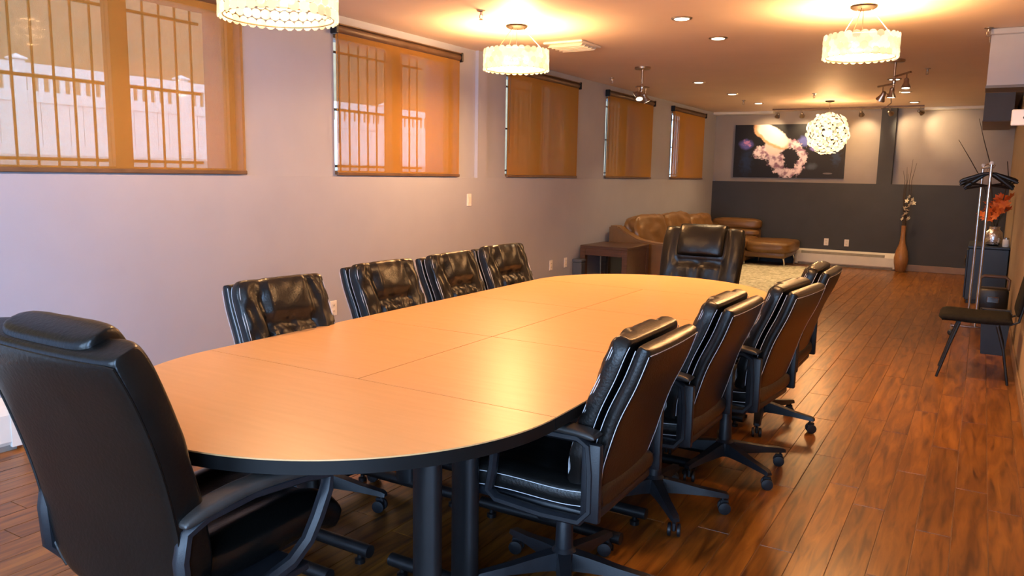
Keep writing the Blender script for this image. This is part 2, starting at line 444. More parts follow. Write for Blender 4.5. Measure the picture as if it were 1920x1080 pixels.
# unseen wall behind the camera, with an assumed opening for the back light
wb = MB().box(-4.6, XR+0.2, YB-0.2, YB, -0.08, 0.15); wb.box(-4.6, XR+0.2, YB-0.2, YB, 2.35, ZC)
wb.box(-4.6, -3.65, YB-0.2, YB, 0.15, 2.35); wb.box(-0.15, XR+0.2, YB-0.2, YB, 0.15, 2.35)
struct(wb.build('wall_back', 'wall_white', smooth=False))
w6 = MB()
for x in (-3.65, -1.93, -0.21): w6.box(x, x+0.06, YB-0.12, YB-0.06, 0.15, 2.35)
for z in (0.15, 2.29): w6.box(-3.65, -0.15, YB-0.12, YB-0.06, z, z+0.06)
struct(w6.build('window_7', 'trim', smooth=False))  # unseen frame, assumed around the opening for the back light
w8 = MB()
for y in (-2.65, -1.58, -0.51): w8.box(XR+0.06, XR+0.12, y, y+0.06, 0.25, 2.25)
for z in (0.25, 2.19): w8.box(XR+0.06, XR+0.12, -2.65, -0.45, z, z+0.06)
struct(w8.build('window_8', 'trim', smooth=False))  # unseen frame, added around the opening for the side fill

# ------------------------------------------------------------------ windows, grilles, blinds
FX = -4.33
def window(n, y0):
    c = y0 + BW/2; ya, yb = y0+0.01, y0+BW-0.01
    f = MB().box(FX-0.03, FX+0.03, ya, yb, 1.415, 1.445).build('window_%d' % n, 'sash', smooth=False); struct(f)
    def bar(nm, *b): return MB().box(*b).build(nm, 'sash', f, smooth=False)
    bar('window_frame', FX-0.03, FX+0.03, ya, yb, 2.435, 2.47)
    bar('window_frame', FX-0.03, FX+0.03, ya, ya+0.045, 1.445, 2.435)
    bar('window_frame', FX-0.03, FX+0.03, yb-0.045, yb, 1.445, 2.435)
    bar('mullion', FX-0.035, FX+0.035, c-0.055, c+0.055, 1.445, 2.435)
    for a, b in ((ya+0.045, c-0.055), (c+0.055, yb-0.045)):
        MB().box(FX-0.004, FX+0.004, a, b, 1.445, 2.435).build('pane', 'glass', f, smooth=False)
def grille(n, y0, label):
    c = y0 + BW/2
    t = thing('window_grille', (-4.66, c, 1.44), label, 'grille', 'security bars outside the windows')
    vb = None
    for k in range(14):
        y = -BW/2 + 0.06 + k*0.116
        if vb is None: vb = MB().box(-0.006, 0.006, -0.005, 0.005, 0.0, 1.05).build('upright_bar', 'black_metal', t, smooth=False); vb.location = (0, y, 0)
        else: inst(vb, (0, y, 0), t)
    for z in (0.042, 0.505, 0.965):
        MB().box(-0.010, 0.010, -BW/2, BW/2, z-0.009, z+0.009).build('cross_bar', 'black_metal', t, smooth=False)
def blind(y0, label, fab='screen'):
    t = thing('roller_blind', (XL-0.01, y0, 1.40), label, 'blind', 'amber roller blinds on the window wall')
    MB().box(-0.0015, 0.0015, 0.012, BW-0.012, 0.03, 1.07).build('fabric', fab, t, smooth=False)
    MB().lathe([(0.026, 0.012), (0.030, 0.02), (0.030, BW-0.02), (0.026, BW-0.012)], 14, (-0.005, 0, 1.085), 'y').build('roller', 'bronze', t)
    MB().rbox(-0.03, 0.03, 0.02, BW-0.02, 1.112, 1.122, 0.003, 1).build('head_rail', 'bronze', t, smooth=False)
    for a, b in ((-0.018, 0.012), (BW-0.012, BW+0.006)):
        MB().rbox(-0.03, 0.036, a, b, 1.045, 1.128, 0.006, 1).build('bracket', 'black_metal', t, smooth=False)
    MB().rbox(-0.011, 0.011, 0.008, BW-0.008, 0.008, 0.034, 0.004, 1).build('hem_bar', 'bronze', t, smooth=False)
    MB().tube([(0.03, 0.0, 1.06), (0.032, 0.0, 0.6), (0.03, 0.0, 0.25)], 0.002, 5).build('pull_chain', 'black_metal', t)
bl = ['amber roller blind with white fence and window bars showing across its width',
      'amber roller blind between the chandelier wall and the pilaster, fence showing low down',
      'amber roller blind just past the white wall pilaster',
      'amber roller blind fourth along the wall, above the side table',
      'amber roller blind closest to the dark end wall, above the sofa']
gl_ = ['black bars outside the window whose blind shows the most fence',
       'black bars outside the window before the wall pilaster',
       'black bars outside the window just past the pilaster',
       'black bars outside the window above the side table', 'black bars outside the window above the sofa']
for i, y0 in enumerate(BL[1:]):
    window(i+1, y0); grille(i+1, y0, gl_[i]); blind(y0, bl[i], ('screen', 'screen_mid', 'screen_oblique')[min(i, 2)])
window(6, BL[0]); 
tag_b0 = blind(BL[0], 'amber roller blind on the window behind the photographer')

# outdoors: ground, kerb, fence, neighbouring house
struct(MB().box(-16, -4.6, -6, 40, 1.20, 1.36).build('ground_outside', 'ground', smooth=False))
tag(MB().rbox(-9.75, -9.3, -3, 14.2, 1.30, 1.57, 0.02, 1).build('concrete_kerb', 'ground', smooth=False), 'low grey concrete kerb under the white fence outside', 'kerb')
FXX = -9.5
fn = thing('white_fence', (FXX, 2.8, 1.57), 'white vinyl fence with picket band seen through the blinds', 'fence')
vmesh = None
for k in range(6):
    y = k*2.13
    p = MB(); p.rbox(-0.065, 0.065, -0.065, 0.065, 0, 1.06, 0.008, 1); p.rbox(-0.085, 0.085, -0.085, 0.085, 1.06, 1.085, 0.006, 1)
    p.add([(-0.075,-0.075,1.085),(0.075,-0.075,1.085),(0.075,0.075,1.085),(-0.075,0.075,1.085),(0,0,1.13)], [(0,1,4),(1,2,4),(2,3,4),(3,0,4),(3,2,1,0)])
    o = p.build('post', 'fence', fn, smooth=False); o.location = (0, y, 0)
    if k < 5:
        for z0, z1 in ((0.925, 1.035), (0.60, 0.725), (0.0, 0.12)):
            o = MB().box(-0.028, 0.028, 0.06, 2.07, z0, z1).build('rail', 'fence', fn, smooth=False); o.location = (0, y, 0)
        for j in range(16):
            if vmesh is None: vmesh = MB().box(-0.012, 0.012, -0.03, 0.03, 0.72, 0.93).build('picket', 'fence', fn, smooth=False); vmesh.location = (0, y+0.13+j*0.125, 0)
            else: inst(vmesh, (0, y+0.13+j*0.125, 0), fn)
        for j in range(12):
            o = MB().box(-0.014, 0.014, -0.081, 0.081, 0.11, 0.61).build('board', 'fence', fn, smooth=False) if (k == 0 and j == 0) else inst(bmesh_board, (0, 0, 0), fn)
            if k == 0 and j == 0: bmesh_board = o
            o.location = (0, y+0.145+j*0.1675, 0)
hs = thing('neighbour_house', (-13.0, 10, 1.36), 'tan stucco house wall standing behind the white fence outside', 'building')
MB().box(-0.3, 0, -16, 22, 0, 7).build('wall', 'stucco', hs, smooth=False)
MB().box(0, 4.6, 5.2, 5.5, 0, 7).build('side_wall', 'stucco', hs, smooth=False)
MB().box(-0.4, 0.4, -16, 22, 7.0, 7.2).build('roof_edge', 'sash', hs, smooth=False)

# ------------------------------------------------------------------ table
TX, TW = -1.776, 0.763
YS = [1.965, 2.822, 3.725, 4.585]
TZ = 0.74
tab = thing('conference_table', (TX, 3.275, 0), 'long racetrack conference table with maple top and black edge', 'table')
def top_piece(outline):
    """maple sheet with a black edge band under and around it"""
    o = MB().prism(outline, TZ-0.004, TZ).build('top_panel', 'maple', tab, smooth=False)
    o2 = MB().prism(outline, TZ-0.040, TZ-0.004).build('edge_band', 'edge', o, angle=20)
    o.location = (-TX*0, 0, 0)
def loc_(x, y): return (x - TX, y - 3.275)
g = 0.0022
nseg = 72
def arc(yc, s):
    pts = []
    for k in range(nseg+1):
        a = PI*k/nseg
        pts.append(loc_(TX + TW*math.cos(a), yc + s*TW*math.sin(a)))
    return pts if s > 0 else pts[::-1]
top_piece(arc(YS[0]-g, -1)); top_piece(arc(YS[3]+g, 1))
for a, b in zip(YS[:-1], YS[1:]):
    for xa, xb in ((TX-TW, TX-g), (TX+g, TX+TW)):
        top_piece([loc_(xa, a+g), loc_(xb, a+g), loc_(xb, b-g), loc_(xa, b-g)])
def tleg(x, y, half):
    x -= TX; y -= 3.275
    MB().tube([(x, y, 0.06), (x, y, 0.70)], 0.052, 16, sx=0.62, up=(1, 0, 0)).build('leg_column', 'black_metal', tab)
    MB().rbox(x-half*0.5, x+half*0.5, y-0.03, y+0.03, 0.682, 0.70, 0.004, 1).build('top_bracket', 'black_metal', tab, smooth=False)
    o = MB().tube([(x-half, y, 0.055), (x+half, y, 0.055)], 0.024, 14).build('foot_bar', 'black_metal', tab)
    for s in (-1, 1):
        MB().lathe([(0.010, 0.034), (0.010, 0.020), (0.020, 0.016), (0.020, 0.0)], 12, (x+s*(half-0.05), y, 0)).build('glide', 'black_metal', o)
for y in (1.86, 2.07, 2.67, 2.935, 3.60, 3.85, 4.48, 4.69):
    tleg(-1.40, y, 0.32); tleg(-2.13, y, 0.31)

# ------------------------------------------------------------------ office chairs
def curve_path(pts):
    P = [Vector((0, a, b)) for a, b in pts]; n = len(P)-1
    def at(v):
        t = max(0, min(0.99999, v))*n; i = int(t); f = t-i
        p0, p1, p2, p3 = P[max(0, i-1)], P[i], P[i+1], P[min(n, i+2)]
        def cr(f): return 0.5*((2*p1) + (-p0+p2)*f + (2*p0-5*p1+4*p2-p3)*f*f + (-p0+3*p1-3*p2+p3)*f**3)
        c = cr(f); d = (cr(min(1, f+0.01)) - cr(max(0, f-0.01))).normalized()
        return c, Vector((0, d.z, -d.y))          # front normal (towards +Y)
    return at
def wr(u, v, s, k): return noise.noise(Vector((u*s, v*s*1.3, k)))

def base_parts(t, rcast, seat_z, rot):
    """five-star base, casters, gas column"""
    lg = MB()
    def sec(r, w, z0, z1): return [(r, -w, z0), (r, w, z0), (r, w*0.75, z1), (r, -w*0.75, z1)]
    S = [sec(0.02, 0.030, 0.075, 0.140), sec(0.10, 0.026, 0.078, 0.128), sec(0.20, 0.022, 0.078, 0.108), sec(rcast+0.02, 0.020, 0.074, 0.094), sec(rcast+0.035, 0.014, 0.072, 0.086)]
    vs = [p for q in S for p in q]; fs = [(0, 1, 2, 3)]
    for i in range(len(S)-1):
        for k in range(4): fs.append((i*4+k, i*4+(k+1) % 4, i*4+4+(k+1) % 4, i*4+4+k))
    fs.append((len(S)*4-1, len(S)*4-2, len(S)*4-3, len(S)*4-4)); lg.add(vs, fs)
    leg0 = cas0 = None
    for k in range(5):
        a = rot + 2*PI*k/5
        if leg0 is None: leg0 = lg.build('leg', 'plastic', t); leg0.rotation_euler = (0, 0, a)
        else: inst(leg0, (0, 0, 0), t, (0, 0, a))
        cl = (rcast*math.cos(a)*1.0+0.012*math.cos(a), rcast*math.sin(a)+0.012*math.sin(a), 0)
        ca = a + 0.9*((k*37) % 5) - 1.5
        if cas0 is None:
            b = MB().lathe([(0.006, 0.045), (0.006, 0.085)], 8)
            b.rbox(-0.012, 0.024, -0.008, 0.008, 0.025, 0.062, 0.004, 1)
            cas0 = b.build('caster', 'plastic', t); cas0.location = cl; cas0.rotation_euler = (0, 0, ca)
            for s in (-1, 1):
                MB().lathe([(0.016, -0.008), (0.026, -0.006), (0.0275, 0.0), (0.026, 0.006), (0.016, 0.008)], 16, (0.006, s*0.019, 0.0275), 'y').build('wheel', 'plastic', cas0)
        else:
            c = dup(cas0, t); c.location = cl; c.rotation_euler = (0, 0, ca)
    MB().lathe([(0.045, 0.07), (0.045, 0.135), (0.032, 0.15), (0.030, 0.24), (0.027, 0.25), (0.026, seat_z-0.18)], 18).build('column_sleeve', 'plastic', t)
    MB().lathe([(0.016, seat_z-0.185), (0.016, seat_z-0.10)], 16).build('gas_piston', 'chrome', t)
    MB().rbox(-0.10, 0.10, -0.13, 0.11, seat_z-0.125, seat_z-0.085, 0.012, 2).build('mechanism', 'black_metal', t)
    MB().tube([(0.06, 0.02, seat_z-0.115), (0.20, 0.03, seat_z-0.125), (0.25, 0.03, seat_z-0.13)], [0.006, 0.006, 0.010], 8).build('lever', 'plastic', t)

def stitched(pathf, w, offf, v0, v1, us, part, n=26):
    for u in us:
        pts = []
        for i in range(n+1):
            v = lerp(v0, v1, i/n); c, nr = pathf(v)
            pts.append(c + Vector((u*w(v), 0, 0)) + nr*offf(u, v))
        MB().tube(pts, 0.0014, 4).build('stitching', 'stitch', part)

def make_task_chair():
    t = thing('office_chair', (0, 0, 0), 'x', 'chair', 'stitched leather chairs along the table')
    sz = 0.475
    base_parts(t, 0.285, sz, 0.35)
    # seat: path runs from rear to front
    sp = curve_path([(-0.235, sz-0.02), (-0.1, sz-0.035), (0.10, sz-0.03), (0.22, sz-0.035), (0.265, sz-0.06)])
    def spath(v):
        c, n = sp(v); return c, -n if n.z < 0 else n
    def sw(v): return 0.245*(1-0.10*(1-v)) 
    def stf(u, v): return 0.038 + 0.012*math.exp(-((abs(u)-0.75)/0.2)**2) + 0.004*wr(u, v, 4, 2.2)
    seat = MB().cushion(spath, sw, stf, lambda u, v: 0.045, 18, 22, 6).build('seat', 'leather', t, weld=True, angle=80)
    stitched(spath, sw, lambda u, v: 0.020, 0.06, 0.94, (-1.0, 1.0), seat)
    stitched(spath, sw, lambda u, v: -0.026, 0.06, 0.94, (-1.0, 1.0), seat)
    MB().rbox(-0.235, 0.235, -0.22, 0.22, sz-0.10, sz-0.065, 0.012, 2).build('seat_pan', 'plastic', t)
    # rear shell of the back
    rp = curve_path([(-0.185, 0.435), (-0.205, 0.52), (-0.225, 0.60), (-0.262, 0.72), (-0.315, 0.84), (-0.352, 0.945)])
    def rw(v): return (0.185 + 0.045*sm(v/0.35)) * (1.0 - 0.02*sm((v-0.8)/0.2))
    sh = MB().cushion(rp, rw, lambda u, v: 0.026, lambda u, v: 0.026 + 0.006*(1-u*u), 16, 26, 9).build('back_shell', 'leather', t, weld=True, angle=80)
    stitched(rp, rw, lambda u, v: 0.0215, 0.10, 0.955, (-0.992, 0.992), sh)
    stitched(rp, rw, lambda u, v: -0.0225, 0.06, 0.955, (-0.992, 0.992), sh)
    for v, o_ in ((0.962, -0.024), (0.05, -0.027)):
        c, nr = rp(v)
        MB().tube([c + Vector((x*rw(v), 0, 0)) + nr*(o_ - 0.006*(1-x*x)) for x in [-0.97 + 1.94*i/12 for i in range(13)]], 0.0014, 4).build('stitching', 'stitch', sh)
    # front cushion
    fp = curve_path([(-0.135, 0.47), (-0.145, 0.55), (-0.165, 0.63), (-0.200, 0.74), (-0.252, 0.86), (-0.290, 0.965)])
    def fw(v): return (0.205 + 0.026*sm(v/0.3)) * (1.0 - 0.13*max(0, (v-0.84)/0.16)**2.5)
    def ftf(u, v):
        a = abs(u); head = sm((v-0.66)/0.035)
        inner = 1 - sm((a-0.50)/0.06)
        t_ = 0.034 + 0.012*math.exp(-((a-0.78)/0.18)**2)
        t_ += inner*head*0.030*(1-((v-0.84)/0.20)**2*0.5)                 # headrest pillow
        t_ -= 0.026*math.exp(-((v-0.655)/0.022)**2)*inner                 # crease under it
        t_ -= 0.018*math.exp(-((a-0.53)/0.035)**2)                        # vertical seams
        low = sm((0.66-v)/0.05)*inner
        t_ += low*(0.004 - 0.006*math.exp(-(u/0.05)**2))                  # centre seam
        t_ += low*0.007*math.sin(u*34+v*9)*sm((v-0.35)/0.25)
        t_ += 0.012*wr(u+v*1.5, v-u*0.6, 5.5, 1.3)*(0.5+0.9*(1-inner*head))
        return max(0.006, t_)
    fc = MB().cushion(fp, fw, ftf, lambda u, v: 0.026, 40, 44, 7).build('back_cushion', 'leather', t, weld=True, angle=80)
    stitched(fp, fw, lambda u, v: 0.022, 0.08, 0.955, (-0.985, 0.985), fc)
    stitched(fp, fw, lambda u, v: 0.030, 0.08, 0.955, (-0.955, 0.955), fc)
    stitched(fp, fw, lambda u, v: -0.021, 0.08, 0.955, (-0.990, 0.990), fc)
    # loop arms
    for s in (-1, 1):
        x = s*0.262
        pts = [(x, -0.215, 0.43), (x, -0.215, 0.55), (x, -0.205, 0.635), (x, -0.17, 0.655), (x, 0.02, 0.652), (x, 0.10, 0.635),
               (x, 0.125, 0.60), (x, 0.135, 0.50), (x, 0.15, 0.42), (x, 0.12, 0.395), (x, -0.05, 0.385), (x, -0.18, 0.39)]
        arm = MB().tube(pts, 0.019, 8, closed=True, sx=0.85)
        arm = arm.build('arm', 'plastic', t)
        pad = curve_path([(-0.235, 0.668), (-0.15, 0.677), (0.0, 0.676), (0.11, 0.662)])
        def pp(v, x=x):
            c, n = pad(v); return c + Vector((x, 0, 0)), (-n if n.z < 0 else n)
        MB().cushion(pp, lambda v: 0.034 - 0.006*v, lambda u, v: 0.012, lambda u, v: 0.012, 10, 14, 4).build('arm_pad', 'armpad', arm, weld=True, angle=80)
        MB().rbox(x-0.014, x+0.014, -0.248, -0.185, 0.395, 0.645, 0.008, 2).build('arm_post', 'plastic', arm)
        MB().rbox(x-s*0.05-0.02, x-s*0.05+0.02, -0.12, 0.10, 0.385, 0.41, 0.004, 1).build('arm_bracket', 'plastic', arm)
    return t

def make_end_chair():
    t = thing('executive_chair', (0, 0, 0), 'x', 'chair')
    sz = 0.49
    base_parts(t, 0.30, sz, 0.9)
    sp = curve_path([(-0.26, sz-0.01), (-0.1, sz-0.035), (0.10, sz-0.03), (0.23, sz-0.03), (0.29, sz-0.065)])
    def spath(v):
        c, n = sp(v); return c, -n if n.z < 0 else n
    def stf(u, v): return 0.045 + 0.014*math.exp(-((abs(u)-0.72)/0.2)**2) - 0.008*math.exp(-((abs(u)-0.5)/0.04)**2) + 0.005*wr(u, v, 4, 5)
    MB().cushion(spath, lambda v: 0.255, stf, lambda u, v: 0.05, 22, 22, 6).build('seat', 'leather_end', t, weld=True, angle=80)
    MB().rbox(-0.22, 0.22, -0.22, 0.22, sz-0.10, sz-0.07, 0.012, 2).build('seat_pan', 'plastic', t)
    bp = curve_path([(-0.215, 0.365), (-0.222, 0.48), (-0.24, 0.62), (-0.275, 0.77), (-0.32, 0.91), (-0.378, 1.055)])
    def bw(v): return 0.19 + 0.10*math.sin(min(1, v/0.25)*PI/2) + 0.012*sm((v-0.3)/0.4) - 0.012*sm((v-0.85)/0.15)
    def tf(u, v):
        a = abs(u); head = sm((v-0.66)/0.03); inner = 1 - sm((a-0.58)/0.05)
        t_ = 0.052 + 0.012*math.exp(-((a-0.78)/0.16)**2)
        t_ -= 0.016*math.exp(-((a-0.61)/0.03)**2)*head
        t_ += inner*head*0.008 - 0.020*inner*math.exp(-((v-0.65)/0.02)**2)
        low = sm((0.66-v)/0.05)
        t_ += low*0.006*math.exp(-((a-0.25)/0.16)**2) - low*0.010*math.exp(-(u/0.035)**2) - low*0.009*math.exp(-((a-0.5)/0.03)**2)
        t_ += 0.009*wr(u*1.3+v, v, 4.5, 7.7)*low + 0.003*wr(u, v, 6, 3)
        return t_
    bk = MB().cushion(bp, bw, tf, lambda u, v: 0.040+0.010*(1-u*u), 40, 44, 9).build('backrest', 'leather_end', t, weld=True, angle=80)
    # headrest roll that laps over the top
    hp = curve_path([(-0.285, 0.845), (-0.300, 0.91), (-0.330, 1.0), (-0.362, 1.082)])
    def tfh(u, v): return 0.062 + 0.014*math.sin(PI*min(1, v*1.05)) + 0.003*wr(u, v, 4, 9)
    MB().cushion(hp, lambda v: 0.178, tfh, lambda u, v: 0.052, 18, 18, 5).build('headrest', 'leather_end', t, weld=True, angle=80)
    # edge welt round the rear panel
    b = MB(); ring = []
    for i in range(31):
        v = lerp(0.05, 0.965, i/30); c, n = bp(v); ring.append(c + Vector((bw(v)*0.992, 0, 0)) - n*0.034)
    c, n = bp(0.972)
    ring += [c + Vector((x*bw(0.972), 0, 0)) - n*(0.036+0.008*(1-x*x)) for x in (0.9, 0.6, 0.3, 0, -0.3, -0.6, -0.9)]
    for i in range(30, -1, -1):
        v = lerp(0.05, 0.965, i/30); c, n = bp(v); ring.append(c + Vector((-bw(v)*0.992, 0, 0)) - n*0.034)
    MB().tube(ring, 0.0035, 6).build('welt', 'leather_end', bk)
    for s in (-1, 1):
        x = s*0.345
        pts = [(x, -0.255, 0.43), (x, -0.262, 0.54), (x, -0.25, 0.605), (x, -0.20, 0.632), (x, -0.08, 0.655), (x, 0.06, 0.655), (x, 0.135, 0.645),
               (x, 0.13, 0.60), (x, 0.10, 0.53), (x, 0.07, 0.475), (x, 0.02, 0.430), (x, -0.08, 0.395), (x, -0.21, 0.375)]
        pts = [(s*(0.285+0.20*(q[1]+0.25)), q[1], q[2]) for q in pts]
        arm = MB().tube(pts, 0.023, 8, closed=True, sx=0.8).build('arm', 'plastic', t)
        pad = curve_path([(-0.27, 0.630), (-0.20, 0.652), (-0.08, 0.675), (0.06, 0.675), (0.16, 0.660), (0.21, 0.648)])
        def pp(v, s=s):
            c, n = pad(v); return c + Vector((s*(0.285+0.20*(c.y+0.25)), 0, 0)), (-n if n.z < 0 else n)
        MB().cushion(pp, lambda v: 0.036 - 0.008*v, lambda u, v: 0.016, lambda u, v: 0.014, 10, 20, 4).build('arm_pad', 'armpad', arm, weld=True, angle=80)
        MB().rbox(min(x, x-s*0.14), max(x, x-s*0.14), -0.16, 0.08, 0.385, 0.41, 0.005, 1).build('arm_bracket', 'plastic', arm)
    return t

proto = make_task_chair()
R90 = PI/2
CH = [(-1.155, 2.33, R90, 0.2), (-1.13, 3.15, R90-0.02, 0.33), (-1.00, 3.79, R90-0.10, -0.6), (-1.03, 4.64, R90, -0.12),
      (-2.385, 2.40, -R90-0.13, None), (-2.445, 3.20, -R90-0.06, None), (-2.435, 3.825, -R90, None), (-2.48, 4.455, -R90-0.10, None)]
bars = [(x, y, h) for y in (1.86, 2.07, 2.67, 2.935, 3.60, 3.85, 4.48, 4.69) for x, h in ((-1.40, 0.32), (-2.13, 0.31))]
def base_hits(x, y, a0):
    n = 0
    for k in range(5):
        a = a0 + 2*PI*k/5; cx, cy = x+0.3*math.cos(a), y+0.3*math.sin(a)
        n += sum(1 for bx_, by_, h in bars if abs(cx-bx_) < h+0.03 and abs(cy-by_) < 0.062)
    return n
def turn_base(ch, a0):
    """turn the star base of one chair so that its first leg points along the world angle a0"""
    a0 -= ch.rotation_euler.z
    k = j = 0
    for o in ch.children:
        nm = o.name.split('.')[0]
        if nm == 'leg': o.rotation_euler = (0, 0, a0 + 2*PI*k/5); k += 1
        elif nm == 'caster':
            a = a0 + 2*PI*j/5; r_ = math.hypot(o.location.x, o.location.y)
            o.location = (r_*math.cos(a), r_*math.sin(a), 0); j += 1
LB = ['stitched black leather chair on the aisle side of the table, fourth from the sofa end',
      'stitched black leather chair on the aisle side of the table, third from the sofa end',
      'stitched black leather chair on the aisle side of the table, second from the sofa end',
      'stitched black leather chair on the aisle side of the table, first from the sofa end',
      'stitched black leather chair on the window side of the table, beside the wall outlet',
      'stitched black leather chair on the window side of the table, under the second blind',
      'stitched black leather chair on the window side of the table, second from the sofa end',
      'stitched black leather chair on the window side of the table, first from the sofa end']
for i, (x, y, rz, ba) in enumerate(CH):
    c = proto if i == 0 else dup(proto)
    c.location = (x, y, 0); c.rotation_euler = (0, 0, rz)
    if ba is None: ba = min([k*0.06 for k in range(21)], key=lambda a: base_hits(x, y, a))
    turn_base(c, ba)
    c['label'] = LB[i]; c['category'] = 'chair'; c['group'] = 'stitched leather chairs along the table'
ep = make_end_chair()
ep.location = (-1.80, 1.335, 0); ep.rotation_euler = (0, 0, 0.0)
ep['label'] = 'large black executive chair at the rounded table end by the window-wall heater'
ep['group'] = 'executive chairs at the table ends'
e2 = dup(ep); e2.location = (-1.775, 5.46, 0); e2.rotation_euler = (0, 0, PI)
e2['label'] = 'large executive chair with headrest pillow at the table end before the sofa'

# ------------------------------------------------------------------ chandeliers
DR = MB().lathe([(0.0255, -0.003), (0.0275, 0.0), (0.0255, 0.003)], 10, (0, 0, 0), 'y').build('shell_disc', 'disc'); DISC = DR.data; bpy.data.objects.remove(DR)
def disc_obj(t, loc, d, s=1.0):
    o = bpy.data.objects.new('shell_disc', DISC); COL.objects.link(o); o.parent = t; o.location = loc
    o.rotation_euler = Vector(d).to_track_quat('Y', 'Z').to_euler(); o.scale = (s, s, s)
def drum(x, y, r, z0, z1, label, energy):
    t = thing('drum_chandelier', (x, y, ZC), label, 'chandelier', 'round shell-disc chandeliers')
    MB().lathe([(0.085, 0.0), (0.085, -0.012), (0.07, -0.022), (0.02, -0.026)], 20).build('canopy', 'canopy', t)
    MB().tube([(0, 0, -0.02), (0, 0, z1-ZC-0.02)], 0.003, 6).build('cord', 'steel', t)
    for k in range(3):
        a = 2*PI*k/3 + 0.4
        MB().tube([(0.05*math.cos(a), 0.05*math.sin(a), -0.022), (r*0.86*math.cos(a), r*0.86*math.sin(a), z1-ZC-0.01)], 0.0025, 5).build('hanger_wire', 'steel', t)
    for z in (z0+0.012, z1-0.012):
        MB().tube([(r*0.93*math.cos(2*PI*k/28), r*0.93*math.sin(2*PI*k/28), z-ZC) for k in range(28)], 0.004, 6, closed=True).build('ring', 'steel', t)
    rows = 4; n = int(2*PI*r/0.049)
    dz = (z1-z0-0.05)/(rows-1)
    for i in range(rows):
        for k in range(n):
            a = 2*PI*(k + 0.5*(i % 2))/n
            disc_obj(t, (r*math.cos(a), r*math.sin(a), z0+0.025+i*dz-ZC), (math.cos(a), math.sin(a), random.uniform(-.15, .15)))
    for k in range(3):
        a = 2*PI*k/3
        MB().lathe([(0.012, -0.03), (0.020, -0.015), (0.022, 0.005), (0.010, 0.03)], 10, (0.09*math.cos(a), 0.09*math.sin(a), (z0+z1)/2-ZC)).build('bulb', 'bulb', t)
    lamp('chandelier_glow', 'POINT', (x, y, (z0+z1)/2+0.02), energy, WARM, t, 0.09)
drum(-3.17, 2.95, 0.295, 2.20, 2.40, 'round shell-disc chandelier between the two widest blinds', 72)
drum(-3.24, 5.45, 0.255, 2.245, 2.405, 'round shell-disc chandelier beside the ceiling vent', 150)
drum(-0.79, 5.85, 0.235, 2.245, 2.40, 'round shell-disc chandelier on the aisle side, before the spotlight cluster', 150)
drum(-0.79, 3.2, 0.235, 2.245, 2.40, 'added unseen shell-disc chandelier over the aisle-side chairs at the table', 72)  # added out of view, for more warm light on aisle and table end
t = thing('globe_chandelier', (-2.05, 12.5, ZC), 'spherical chandelier of white shell petals before the jellyfish picture', 'chandelier')
MB().lathe([(0.065, 0.0), (0.065, -0.014), (0.02, -0.024)], 16).build('canopy', 'canopy', t)
MB().tube([(0, 0, -0.02), (0, 0, -0.20)], 0.004, 6).build('stem', 'steel', t)
MB().lathe([(0.02, -0.05), (0.06, -0.02), (0.06, 0.02), (0.02, 0.05)], 12, (0, 0, -0.47)).build('bulb', 'bulb', t)
NG = 250
for k in range(NG):
    z = 1 - 2*(k+0.5)/NG; rr = math.sqrt(1-z*z); a = k*2.39996
    d = Vector((rr*math.cos(a), rr*math.sin(a), z)); q = 0.285 + random.uniform(-0.02, 0.025)
    dd = (d + Vector([random.uniform(-.5, .5) for _ in range(3)])).normalized()
    disc_obj(t, d*q + Vector((0, 0, -0.47)), dd, random.uniform(0.9, 1.35))
lamp('globe_glow', 'POINT', (-2.05, 12.5, 2.12), 120, WARM, t, 0.16)

# ------------------------------------------------------------------ recessed downlights
DL = [(-2.0, 5.72, 'recessed downlight between the two drum chandeliers'), (-2.0, 6.64, 'recessed downlight behind the one between the drum chandeliers'),
      (-3.09, 9.56, 'recessed downlight past the window-side spotlight cluster'), (-3.09, 11.05, 'recessed downlight second past the window-side spotlight cluster'),
      (-3.09, 12.53, 'recessed downlight beside the globe chandelier, window side'), (-0.98, 10.1, 'recessed downlight just behind the aisle spotlight cluster'),
      (-0.98, 11.58, 'recessed downlight second behind the aisle spotlight cluster'), (-0.98, 13.08, 'recessed downlight above the floor vase')]
for x, y, lb in DL:
    t = thing('downlight', (x, y, ZC), lb, 'downlight', 'recessed ceiling downlights')
    MB().lathe([(0.052, -0.002), (0.056, -0.008), (0.074, -0.008), (0.078, 0.0)], 20).build('trim_ring', 'steel', t)
    MB().lathe([(0.001, -0.0095), (0.053, -0.0095), (0.053, -0.004)], 20).build('lens', 'downlight', t)
    lamp('downlight_beam', 'SPOT', (x, y, ZC-0.02), 92, (1.0, 0.66, 0.34), t, 0.05, (x, y, 0), 110, 0.7)

